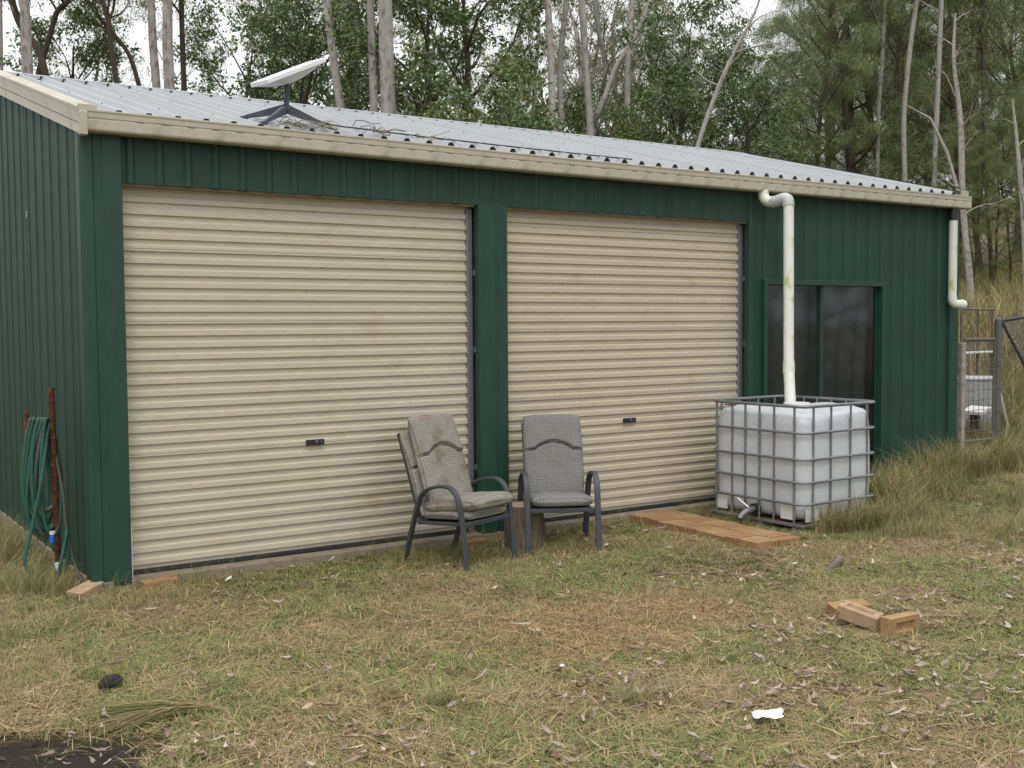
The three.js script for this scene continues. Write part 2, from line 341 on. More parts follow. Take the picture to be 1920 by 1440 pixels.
wallRun('back_wall', 0, RX, 0.1, 0.19, -0.03, flat(EAVE), (u, y, n) => [u, y, BACK - n]);

// folded corner and column flashings (plan outlines, extruded up)
function flashing(name, outline, y0, y1) { return mesh(name, strip(outline, (a, b, t) => [a, t, b], y0, y1), M.greenTrim, shed); }
flashing('corner_flashing', [[-0.03, -0.11], [-0.034, -0.012], [-0.026, 0.014], [-0.008, 0.022], [0.04, 0.022], [0.052, 0.012], [0.095, 0.012], [0.108, 0.022], [0.222, 0.022], [0.227, 0.016], [0.227, -0.05]], -0.035, EAVE);
flashing('column_flashing', [[2.953, -0.045], [2.953, 0.012], [2.96, 0.02], [3.10, 0.02], [3.107, 0.012], [3.135, 0.012], [3.142, 0.02], [3.217, 0.02], [3.224, 0.012], [3.224, -0.045]], -0.05, 2.612);
flashing('column_flashing', [[5.935, -0.045], [5.935, 0.012], [5.942, 0.018], [5.985, 0.018], [5.99, 0.012]], -0.02, 2.612);
flashing('corner_flashing', [[8.985, -0.018], [8.99, 0.016], [RX + 0.02, 0.018], [RX + 0.026, 0.01], [RX + 0.03, -0.12]], -0.02, EAVE);
mesh('post', box(3.0, 3.18, 0.001, 2.72, -0.30, -0.055), M.galv, shed);
mesh('post', box(5.985, 6.09, 0.001, 2.72, -0.30, -0.055), M.galv, shed);
mesh('post', box(0.03, 0.17, 0.001, 2.72, -0.30, -0.055), M.galv, shed);
mesh('lintel', box(0.235, 2.945, 2.586, 2.607, -0.062, -0.024), M.lintel, shed);
mesh('lintel', box(3.232, 5.93, 2.586, 2.607, -0.062, -0.024), M.lintel, shed);
mesh('drum_shroud', box(0.2, 5.97, 2.62, 2.75, -0.35, -0.07), M.lintel, shed);

mesh('edge_strip', box(3.2265, 3.2385, 0.06, 0.86, -0.06, -0.02, 0.002), M.cutWood, shed);
mesh('edge_strip', box(0.2295, 0.2415, 0.0, 0.34, -0.055, -0.012, 0.002), M.whitePlate, shed);
// roller doors: every slat its own pressed strip
function rollerDoor(x0, x1, mat, lockX, seams, seed) {
  const door = part('roller_door', shed), pitch = 0.081, z = -0.108, r = rngOf(seed);
  const prof = [[0, 0], [0.029, 0], [0.0320, 0.0140], [0.0340, 0.0155], [0.0670, 0.0155], [0.0690, 0.0140], [0.0735, 0.0010], [pitch, 0]];
  const seam = [[0, 0], [0.029, 0], [0.0320, 0.0140], [0.0340, 0.0155], [0.047, 0.0155], [0.0475, 0.0105], [0.0495, 0.0105], [0.0500, 0.0170], [0.0670, 0.0170], [0.0690, 0.0155], [0.0735, 0.0010], [pitch, 0]];
  const make = (p, k) => { const g = strip(p, (a, b, t) => [t, a, b], x0, x1), u = g.attributes.uv; for (let i = 0; i < u.count; i++) { const a = u.getX(i); u.setXY(i, u.getY(i) + x0, a * 0.9 + k * pitch); } return g; };
  for (let k = 0; k < 32; k++) {
    const s = mesh('slat', make(seams.includes(k) ? seam : prof, k), mat, door);
    s.position.set(0, 0.03 + k * pitch, z + (r() - 0.5) * 0.0012); s.rotation.x = (r() - 0.5) * 0.012; s.rotation.z = (r() - 0.5) * 0.0006;
  }
  mesh('bottom_rail', box(x0, x1, 0.006, 0.034, z - 0.012, z + 0.022, 0.004), M.rubber, door);
  const ly = 0.79, lock = mesh('lock', box(lockX - 0.07, lockX + 0.07, ly, ly + 0.042, z + 0.016, z + 0.033, 0.004), M.black, door);
  const ring = new THREE.TorusGeometry(0.007, 0.0028, 6, 14); ring.translate(lockX + 0.01, ly + 0.026, z + 0.0345); mesh('keyhole', ring, M.lockRing, door);
  mesh('latch', box(lockX + 0.035, lockX + 0.052, ly + 0.012, ly + 0.034, z + 0.0335, z + 0.038, 0.002), M.darkSteel, door);
  return door;
}
rollerDoor(0.2, 2.925, M.cream, 1.587, [3, 9, 20, 26], 3);
rollerDoor(3.19, 5.918, M.cream2, 4.565, [6, 12, 19, 24], 4);
function guide(x) {
  const g = part('door_guide', shed);
  mesh('channel', strip([[x - 0.014, -0.135], [x - 0.014, -0.084], [x - 0.010, -0.080], [x + 0.034, -0.080], [x + 0.038, -0.084], [x + 0.038, -0.17]], (a, b, t) => [a, t, b], 0.002, 2.58), M.galv, g);
  for (const y of [0.5, 1.44, 2.05]) mesh('bracket', box(x + 0.041, x + 0.085, y, y + 0.045, -0.085, -0.058, 0.003), M.galv, g);
}
guide(2.915); guide(5.905);
// sliding glass door
{
  const d = part('sliding_door', shed), x0 = 6.128, x1 = 7.895, y0 = 0.02, y1 = 2.07;
  const bars = [[x0, x0 + 0.045, y0, y1], [x1 - 0.045, x1, y0, y1], [x0 + 0.045, x1 - 0.045, y1 - 0.05, y1], [x0 + 0.045, x1 - 0.045, y0, y0 + 0.06]];
  for (const [a, b, c, e] of bars) mesh('frame', box(a, b, c, e, -0.06, 0.024, 0.004), M.greenTrim, d);
  for (const [a, b, z] of [[6.175, 6.215, -0.05], [6.965, 7.005, -0.035], [7.81, 7.848, -0.05]]) mesh('stile', box(a, b, 0.085, 2.018, z - 0.012, z + 0.012, 0.003), M.greenTrim, d);
  mesh('pane', box(6.216, 6.965, 0.085, 2.018, -0.053, -0.049), M.glass, d);
  mesh('pane', box(7.006, 7.81, 0.085, 2.018, -0.038, -0.034), M.glass, d);
  const g = new Geo(), nx = 90, ny = 60;
  for (let j = 0; j <= ny; j++) for (let i = 0; i <= nx; i++) {
    const x = lerp(x0 + 0.03, x1 - 0.1, i / nx), y = lerp(0.05, 2.03, j / ny);
    g.v(x, y, -0.16 + 0.045 * fbm(x * 5, y * 1.1, 3) + 0.02 * Math.sin(x * 26 + 3 * noise(x * 2, y * 0.8)) + 0.03 * noise(x * 7, y * 6, 9), x, y);
  }
  for (let j = 0; j < ny; j++) for (let i = 0; i < nx; i++) { const a = j * (nx + 1) + i; g.quad(a, a + 1, a + nx + 2, a + nx + 1); }
  mesh('curtain', g.done(), M.sheet, d);
}
// roof
const roof = part('roof', shed);
function slope(zs) {
  for (let k = 0; k < 12; k++) {
    const u0 = k * 0.76, u1 = Math.min(RX, u0 + 0.76), dy = (k % 2) * 0.0012;
    const p = ribbed(u0, u1, 0.015, 0.19, 0.033, 0.074, 0.030), g = new Geo();
    for (let i = 0; i < p.length - 1; i++) for (let j = 0; j < zs.length - 1; j++) {
      const [a, n] = p[i], [b, m] = p[i + 1], c = zs[j], e = zs[j + 1];
      g.quad(g.v(a, roofY(c) + n + dy, c, a, c), g.v(b, roofY(c) + m + dy, c, b, c), g.v(b, roofY(e) + m + dy, e, b, e), g.v(a, roofY(e) + n + dy, e, a, e));
    }
    mesh('roof_sheet', g.done(), M.roof, roof);
  }
}
slope([0.075, -1.6, -3.2]); slope([-3.22, -6.5]);
{
  const g = new Geo(), e = 0.155, top = roofY(RIDGE_Z) + 0.036;
  for (const s of [1, -1]) {
    const z1 = RIDGE_Z + s * e, y1 = roofY(z1) + 0.035;
    g.face(V(-0.02, top, RIDGE_Z), V(RX + 0.02, top, RIDGE_Z), V(RX + 0.02, y1, z1), V(-0.02, y1, z1));
    for (let k = -1; k < 48; k++) { const a = 0.015 + k * 0.19 + 0.036, b = a + 0.118; if (a < 0 || b > RX) continue; g.face(V(a, y1, z1 + s * 0.0005), V(b, y1, z1 + s * 0.0005), V(b - 0.012, y1 - 0.03, z1 + s * 0.006), V(a + 0.012, y1 - 0.03, z1 + s * 0.006)); }
  }
  mesh('ridge_cap', g.done(), M.roof, roof);
  const sg = new THREE.CylinderGeometry(0.005, 0.006, 0.006, 7);
  for (const z of [-0.35, -1.3, -2.25]) for (let k = 1; k < 48; k += 2) { const s = mesh('roof_screw', sg, M.darkSteel, roof); s.position.set(0.015 + k * 0.19, roofY(z) + 0.035, z); }
}
// gutter in two lengths, barge boards
{
  const prof = [[0.0, 2.99], [0.002, 2.878], [0.112, 2.874], [0.126, 2.880], [0.130, 2.890], [0.130, 2.945], [0.1265, 2.949], [0.1265, 2.956], [0.130, 2.959], [0.130, 2.992], [0.134, 2.996], [0.134, 3.007], [0.126, 3.010], [0.118, 3.004]];
  const lift = (x) => 0.0 + 0.022 * (1 - ss(0, 4.2, x)) - 0.003 * ss(6, 9, x);
  const g1 = part('gutter', shed);
  for (const [a, b, o] of [[-0.02, 4.94, 0], [4.90, RX + 0.06, 0.0022]]) mesh('gutter_length', mergeGeometries(Array.from({ length: 12 }, (_, k) => strip(prof, (z, y, x) => [x, y + lift(x) - o * 0.2, z + o], lerp(a, b, k / 12), lerp(a, b, (k + 1) / 12)))), M.gutter, g1);
  const r = rngOf(8);
  for (let x = 0.3; x < RX; x += 0.165) mesh('overflow_slot', box(x, x + 0.045 + r() * 0.012, 2.9496 + lift(x), 2.9556 + lift(x), 0.124, 0.1295 + (x > 4.9 ? 0.0022 : 0)), M.lintel, g1);
  const cap = (x) => { const s = new THREE.Shape(prof.map(([a, b]) => new THREE.Vector2(a, b + lift(x)))); const q = new THREE.ExtrudeGeometry(s, { depth: 0.006, bevelEnabled: false }); q.rotateY(-Math.PI / 2); q.translate(x, 0, 0); q.scale(1, 1, 1); return metreUV(q); };
  mesh('end_cap', cap(RX + 0.066), M.gutter, g1); mesh('end_cap', cap(-0.02), M.gutter, g1);
  // corner stop: upright folded piece where gutter and barge meet
  mesh('corner_piece', box(-0.052, -0.004, 2.868, 3.018, 0.085, 0.142, 0.008), M.gutter, g1);
  mesh('barge_end', box(-0.052, 0.062, 2.985, 3.066, 0.078, 0.104, 0.003), M.gutter, g1); mesh('barge_end', box(RX - 0.06, RX + 0.05, 2.985, 3.066, 0.078, 0.104, 0.003), M.gutter, g1);
  for (const [x, s] of [[-0.045, -1], [RX + 0.045, 1]]) for (const h of [0, 1]) {
    const b = part('barge_board', shed), z0 = h ? RIDGE_Z : 0.10, z1 = h ? -6.5 : RIDGE_Z, zm = (z) => roofY(z) + 0.012;
    const face = new Geo(), o = x + s * 0.004, P = (z, d, k) => V(o + s * k, zm(z) + d, z);
    face.face(P(z0, -0.075, 0), P(z1, -0.075, 0), P(z1, 0.02, 0), P(z0, 0.02, 0)); face.face(P(z0, -0.083, -0.006), P(z1, -0.083, -0.006), P(z1, -0.075, 0), P(z0, -0.075, 0)); face.face(P(z0, -0.145, -0.002), P(z1, -0.145, -0.002), P(z1, -0.083, -0.006), P(z0, -0.083, -0.006)); face.face(P(z0, -0.145, -0.03), P(z1, -0.145, -0.03), P(z1, -0.145, -0.002), P(z0, -0.145, -0.002));
    mesh('fascia', face.done(), M.gutter, b);
    const top = new Geo(), Q = (z, k, d) => V(x + s * k, zm(z) + d, z);
    top.face(Q(z0, 0.008, 0.022), Q(z1, 0.008, 0.022), Q(z1, -0.11, 0.03), Q(z0, -0.11, 0.03)); top.face(Q(z0, 0.008, 0.022), Q(z1, 0.008, 0.022), Q(z1, 0.008, 0.004), Q(z0, 0.008, 0.004));
    mesh('barge_cap', top.done(), M.gutter, b);
  }
}
// rainwater pipes
{
  const d = part('downpipe', shed);
  mesh('outlet', curved([[6.03, 2.885, 0.09], [6.03, 2.83, 0.10], [6.035, 2.79, 0.13], [6.06, 2.775, 0.19]], 0.049, 14, 16), M.pvc, d);
  mesh('elbow', curved([[6.055, 2.772, 0.17], [6.075, 2.782, 0.235], [6.088, 2.795, 0.29], [6.092, 2.78, 0.335], [6.088, 2.72, 0.352]], 0.054, 14, 20), M.pvcGrey, d);
  mesh('pipe', rod([6.089, 2.73, 0.350], [5.972, 1.25, 0.47], 0.047, 16), M.pvc, d);
  mesh('coupling', rod([5.977, 1.31, 0.465], [5.968, 1.2, 0.475], 0.053, 16), M.pvc, d);
  mesh('pipe', rod([5.969, 1.22, 0.474], [5.90, 0.90, 0.56], 0.049, 16), M.pvc, d);
  const e = part('downpipe', shed);
  mesh('connector', rod([8.93, 2.88, 0.085], [8.93, 2.74, 0.085], 0.048, 14), M.black, e);
  mesh('pipe', curved([[8.93, 2.76, 0.085], [8.93, 2.3, 0.085], [8.93, 1.9, 0.085]], 0.045, 14, 6), M.pvc, e);
  mesh('elbow', curved([[8.93, 1.93, 0.085], [8.933, 1.875, 0.09], [8.955, 1.845, 0.11], [9.0, 1.838, 0.15]], 0.049, 14, 14), M.pvc, e);
  const cp = new THREE.SphereGeometry(0.054, 18, 12); cp.scale(1, 1, 1); cp.translate(9.005, 1.838, 0.155); mesh('cap', cp, M.pvc, e);
}

// ---------------------------------------------------------------- satellite dish on the roof
{
  const d = thing('satellite_dish', 'flat white rectangular satellite dish on a dark tripod stand on the shed roof', 'dish', [1.5, roofY(-0.3) + 0.0, -0.3]);
  const panel = part('panel', d);
  const sh = new THREE.Shape(), w = 0.245, h = 0.155, r = 0.016;
  sh.moveTo(-w + r, -h); sh.lineTo(w - r, -h); sh.quadraticCurveTo(w, -h, w, -h + r); sh.lineTo(w, h - r); sh.quadraticCurveTo(w, h, w - r, h); sh.lineTo(-w + r, h); sh.quadraticCurveTo(-w, h, -w, h - r); sh.lineTo(-w, -h + r); sh.quadraticCurveTo(-w, -h, -w + r, -h);
  const face = new THREE.ExtrudeGeometry(sh, { depth: 0.026, bevelEnabled: true, bevelSize: 0.003, bevelThickness: 0.003, bevelSegments: 2 });
  mesh('face_plate', metreUV(face), M.white, panel);
  const g = new Geo(), N = 28;                            // shallow hump of the back
  for (let j = 0; j <= N; j++) for (let i = 0; i <= N; i++) { const a = i / N * 2 - 1, b = j / N * 2 - 1; g.v(a * (w - 0.004), b * (h - 0.004), -0.004 - 0.058 * Math.pow((1 - a * a) * (1 - b * b), 0.9), a, b); }
  for (let j = 0; j < N; j++) for (let i = 0; i < N; i++) { const a = j * (N + 1) + i; g.quad(a, a + 1, a + N + 2, a + N + 1); }
  mesh('back_shell', g.done(), M.dishBack, panel);
  panel.position.set(0.02, 0.385, 0.0);
  const X = V(0.905, 0.42, 0.02).normalize(), Y0 = V(-0.05, 0.08, -1), Z = X.clone().cross(Y0).normalize(), Y = Z.clone().cross(X);
  panel.quaternion.setFromRotationMatrix(new THREE.Matrix4().makeBasis(X, Y, Z));
  mesh('mast', rod([0, 0.13, 0], [0.012, 0.36, 0], 0.019, 12), M.dishLeg, d);
  mesh('hub', new THREE.SphereGeometry(0.034, 14, 10).translate(0, 0.13, 0), M.dishLeg, d);
  for (const [x, z] of [[-0.25, 0.19], [0.31, 0.12], [-0.26, -0.17]]) {
    const y = -SLOPE * z + 0.032, q = new Geo(), a = V(0, 0.135, 0), b = V(x, y, z), dir = b.clone().sub(a), s = V(-z, 0, x).normalize();
    const P = (t, sd, up) => { const c = a.clone().addScaledVector(dir, t); c.y += up; return c.addScaledVector(s, sd); };
    for (let k = 0; k < 6; k++) {
      const t0 = k / 6, t1 = (k + 1) / 6, w0 = lerp(0.019, 0.012, t0), w1 = lerp(0.019, 0.012, t1), h0 = lerp(0.034, 0.010, t0), h1 = lerp(0.034, 0.010, t1);
      q.face(P(t0, -w0, h0), P(t0, w0, h0), P(t1, w1, h1), P(t1, -w1, h1)); q.face(P(t0, -w0, -h0), P(t0, -w0, h0), P(t1, -w1, h1), P(t1, -w1, -h1)); q.face(P(t0, w0, -h0), P(t0, w0, h0), P(t1, w1, h1), P(t1, w1, -h1)); q.face(P(t0, -w0, -h0), P(t0, w0, -h0), P(t1, w1, -h1), P(t1, -w1, -h1));
    }
    mesh('leg', q.done(), M.dishLeg, d);
    mesh('foot', box(x - 0.03, x + 0.03, y - 0.012, y + 0.004, z - 0.022, z + 0.022, 0.004), M.dishLeg, d);
  }
  const cb = [[0.01, 0.12, -0.02], [0.2, 0.12, -0.12], [0.42, 0.075, -0.12], [0.62, 0.05, -0.03], [0.9, 0.026, 0.05], [1.4, 0.0, 0.14], [2.0, -0.022, 0.22], [2.7, -0.04, 0.29], [3.0, -0.05, 0.335]];
  mesh('cable', curved(cb, 0.006, 6, 60), M.black, d);
}
// wind-blown twigs and leaves caught on the roof beside the stand
{
  const r = rngOf(77), g = new Geo();
  const spot = (x, z, n, w) => {
    for (let k = 0; k < n; k++) {
      const px = x + (r() - 0.5) * w, pz = z + (r() - 0.5) * 0.25, a = r() * 6.28, l = 0.05 + r() * 0.12, y = roofY(pz) + 0.03 + r() * 0.03, c = lerp(0.12, 0.4, r()), col = [c, c * 0.82, c * 0.62];
      if (r() < 0.5) { const q = [0, 1, 2].map((t) => V(px + Math.cos(a) * l * t / 1.6, y + 0.02 * Math.sin(t * 2) * r() + t * 0.02 * r(), pz + Math.sin(a) * l * t / 1.6)); g.tube(q, 0.003, 4, false, col); }
      else { const d = V(Math.cos(a), 0.5 * r() - 0.1, Math.sin(a)), s = V(-Math.sin(a), 0.4 * (r() - 0.5), Math.cos(a)); leafQuad(g, V(px, y, pz), d, s, 0.08, 0.022, col); }
    }
  };
  spot(1.52, -0.06, 34, 0.30); spot(1.78, -0.08, 14, 0.2); spot(2.15, 0.0, 18, 0.24); spot(2.5, -0.02, 5, 0.3);
  for (let k = 0; k < 5; k++) { const px = 1.6 + r() * 0.9, pz = -0.2 - r() * 0.5, q = []; let a = r() * 6; for (let t = 0; t < 5; t++) { q.push(V(px + t * 0.09 * Math.cos(a), roofY(pz) + 0.035 + 0.03 * Math.sin(t * 1.3), pz + t * 0.09 * Math.sin(a))); a += r() - 0.5; } g.tube(q, 0.0035, 4, false, [0.16, 0.13, 0.1]); }
  tag(single('roof_debris', g.done(), M.litter, 'dry twigs and dead leaves caught on the metal roof by the dish stand', 'debris'), null, null, null, 'stuff');
}
function leafQuad(g, p, d, s, len, wid, c, fold = 0.25) {
  const m = 0.45, nx = d.y * s.z - d.z * s.y, ny = d.z * s.x - d.x * s.z, nz = d.x * s.y - d.y * s.x, f = fold * wid, w = wid / 2;
  const a = g.v(p.x, p.y, p.z, 0, 0, c), e = g.v(p.x + d.x * len, p.y + d.y * len, p.z + d.z * len, 0, 1, c);
  const mx = p.x + d.x * len * m, my = p.y + d.y * len * m, mz = p.z + d.z * len * m;
  const b = g.v(mx + s.x * w + nx * f, my + s.y * w + ny * f, mz + s.z * w + nz * f, 1, 0.5, c), q = g.v(mx - s.x * w + nx * f, my - s.y * w + ny * f, mz - s.z * w + nz * f, 0, 0.5, c);
  g.tri(a, b, e); g.tri(a, e, q);
}

// ---------------------------------------------------------------- cushioned chairs
function cushion(w, h, t, shape, seed) {                  // lies in the xy plane, padded towards +z
  const N = 64, g = new Geo();
  for (const side of [1, -1]) {
    const base = g.n;
    for (let j = 0; j <= N; j++) for (let i = 0; i <= N; i++) {
      const a = i / N * 2 - 1, b = j / N * 2 - 1, sq = 1 - 0.05 * Math.pow(Math.abs(a * b), 2.5);
      const x = a * w / 2 * sq, y = b * h / 2 * sq, e = Math.pow(Math.max(0, (1 - Math.pow(Math.abs(a), 7)) * (1 - Math.pow(Math.abs(b), 9))), 0.42);
      let z = t / 2 * e * side + (side > 0 ? 0.008 * e * fbm(x * 9, y * 9, seed, 3) : 0) + 0.004 * noise(x * 6, y * 6, seed + 5);
      if (side > 0) z += shape(a, b, x, y) * e;
      g.v(x, y, z, x, y + (shape.shift ?? 0));
    }
    for (let j = 0; j < N; j++) for (let i = 0; i < N; i++) { const k = base + j * (N + 1) + i; side > 0 ? g.quad(k, k + 1, k + N + 2, k + N + 1) : g.quad(k, k + N + 1, k + N + 2, k + 1); }
  }
  return g.done();
}
const archLine = (a) => { const c = Math.abs(a); return c > 0.62 ? 0.13 - 0.09 * (c - 0.62) : 0.13 + 0.17 * Math.pow(Math.cos(c / 0.62 * Math.PI / 2), 0.75); };
const backShape = (a, b) => { const d = b - archLine(a); return -0.03 * Math.exp(-Math.pow(d / 0.02, 2)) + (d > 0 ? 0.026 * Math.exp(-d * 3.2) * (1 - Math.exp(-d * 40)) : 0.006); };
const seatShape = (a, b) => 0.012 * Math.cos(a * 1.4) * Math.cos(b * 1.4) - 0.01 * Math.exp(-Math.pow((b - 0.1 + 0.1 * a) / 0.03, 2));
function flatBar(path, x, wide, thick) {                  // flat tube bent in the zy plane
  const c = new THREE.CatmullRomCurve3(path.map(([z, y]) => V(x, y, z)), false, 'centripetal'), n = 44, P = c.getPoints(n), g = new Geo();
  const ring = P.map((p, k) => { const t = P[Math.min(n, k + 1)].clone().sub(P[Math.max(0, k - 1)]).normalize(), m = V(0, -t.z, t.y); const w = wide / 2, h = thick / 2, b = 0.35; return [[-w, -h * b], [-w * 0.82, -h], [w * 0.82, -h], [w, -h * b], [w, h * b], [w * 0.82, h], [-w * 0.82, h], [-w, h * b]].map(([a, e]) => p.clone().add(V(a, 0, 0)).addScaledVector(m, e)); });
  for (let k = 0; k < n; k++) for (let s = 0; s < 8; s++) { const e = (s + 1) % 8; g.face(ring[k][s], ring[k][e], ring[k + 1][e], ring[k + 1][s]); }
  for (const [k] of [[0], [n]]) { const m = ring[k].reduce((a, b) => a.clone().add(b)).multiplyScalar(1 / 8), i0 = g.v(m.x, m.y, m.z), q = ring[k].map((p) => g.v(p.x, p.y, p.z)); for (let s = 0; s < 8; s++) g.tri(i0, q[s], q[(s + 1) % 8]); }
  return g.done();
}
function chair(label, pos, turn, doubled, cloth) {
  const o = thing('patio_chair', label, 'chair', pos, turn, 'patio chairs');
  for (const s of [-1, 1]) {
    mesh('side_frame', flatBar([[0.31, 0], [0.292, 0.16], [0.268, 0.36], [0.24, 0.50], [0.205, 0.565], [0.15, 0.598], [0.07, 0.600], [-0.03, 0.578], [-0.105, 0.535], [-0.15, 0.46], [-0.195, 0.33], [-0.245, 0.17], [-0.30, 0]], s * 0.268, 0.046, 0.022), M.chairFrame, o);
    mesh('seat_rail', flatBar([[0.27, 0.345], [0.0, 0.325], [-0.17, 0.315]], s * 0.225, 0.03, 0.025), M.chairFrame, o);
    mesh('back_post', flatBar([[-0.16, 0.31], [-0.2, 0.42], [-0.30, 0.72], [-0.38, 0.945]], s * 0.222, 0.025, 0.03), M.chairFrame, o);
  }
  mesh('cross_bar', box(-0.245, 0.245, 0.325, 0.36, 0.255, 0.28, 0.006), M.chairFrame, o);
  mesh('cross_bar', box(-0.245, 0.245, 0.30, 0.33, -0.18, -0.155, 0.006), M.chairFrame, o);
  mesh('top_bar', box(-0.225, 0.225, 0.925, 0.95, -0.392, -0.37, 0.006), M.chairFrame, o);
  const sl = new Geo(); sl.face(V(-0.21, 0.35, 0.26), V(0.21, 0.35, 0.26), V(0.21, 0.325, -0.16), V(-0.21, 0.325, -0.16)); sl.face(V(-0.21, 0.335, -0.165), V(0.21, 0.335, -0.165), V(0.21, 0.92, -0.372), V(-0.21, 0.92, -0.372));
  mesh('sling', sl.done(), M.sling, o);
  const put = (name, g, x, y, z, rx, rz = 0, ry = 0) => { const m = mesh(name, g, cloth, o); m.position.set(x, y, z); m.rotation.set(rx, ry, rz); return m; };
  const lean = -0.335;
  if (doubled) {
    put('seat_cushion', cushion(0.47, 0.47, 0.075, seatShape, 2), 0, 0.385, 0.045, -Math.PI / 2 - 0.06);
    put('seat_cushion', cushion(0.49, 0.50, 0.10, seatShape, 5), 0.01, 0.455, 0.085, -Math.PI / 2 - 0.12, 0.05);
    put('back_cushion', cushion(0.475, 0.66, 0.07, backShape, 8), -0.02, 0.665, -0.24, lean, 0.01);
    put('back_cushion', cushion(0.485, 0.70, 0.085, backShape, 11), 0.012, 0.745, -0.185, lean + 0.0, -0.015);
  } else {
    put('seat_cushion', cushion(0.48, 0.49, 0.085, seatShape, 21), 0, 0.392, 0.055, -Math.PI / 2 - 0.08);
    put('back_cushion', cushion(0.48, 0.68, 0.085, backShape, 25), 0, 0.70, -0.222, lean);
  }
  return o;
}
chair('grey check patio chair with doubled, stained cushions', [2.42, -0.075, 0.56], Math.atan2(0.30, 0.95), true, M.cloth1);
chair('grey check patio chair with one thin clean cushion, in front of the stump', [3.33, -0.08, 0.53], Math.atan2(-0.46, 0.88), false, M.cloth2);

// stump behind the chairs
{
  const s = thing('tree_stump', 'short weathered log standing on end between the two chairs', 'stump', [3.11, -0.1, 0.40]);
  const g = new Geo(), N = 40, H = 10;
  const rad = (a, y) => 0.145 + 0.03 * fbm(Math.cos(a) * 2.4, Math.sin(a) * 2.4, y * 1.6 + 4) + 0.02 * (1 - y) * (1 - y) + 0.010 * Math.sin(a * 5 + y);
  for (let j = 0; j <= H; j++) for (let i = 0; i <= N; i++) { const a = i / N * 6.2832, r = rad(a, j / H); g.v(Math.cos(a) * r, j / H * 0.37, Math.sin(a) * r, a * 0.14, j / H * 0.37); }
  for (let j = 0; j < H; j++) for (let i = 0; i < N; i++) { const k = j * (N + 1) + i; g.quad(k, k + N + 1, k + N + 2, k + 1); }
  mesh('bark', g.done(), M.stump, s);
  const t = new Geo(), m = t.v(0, 0.372, 0); for (let i = 0; i <= N; i++) { const a = i / N * 6.2832, r = rad(a, 1); t.v(Math.cos(a) * r, 0.37, Math.sin(a) * r, Math.cos(a) * r, Math.sin(a) * r); } for (let i = 0; i < N; i++) t.tri(m, m + 2 + i, m + 1 + i);
  mesh('cut_top', t.done(), M.cutWood, s);
}

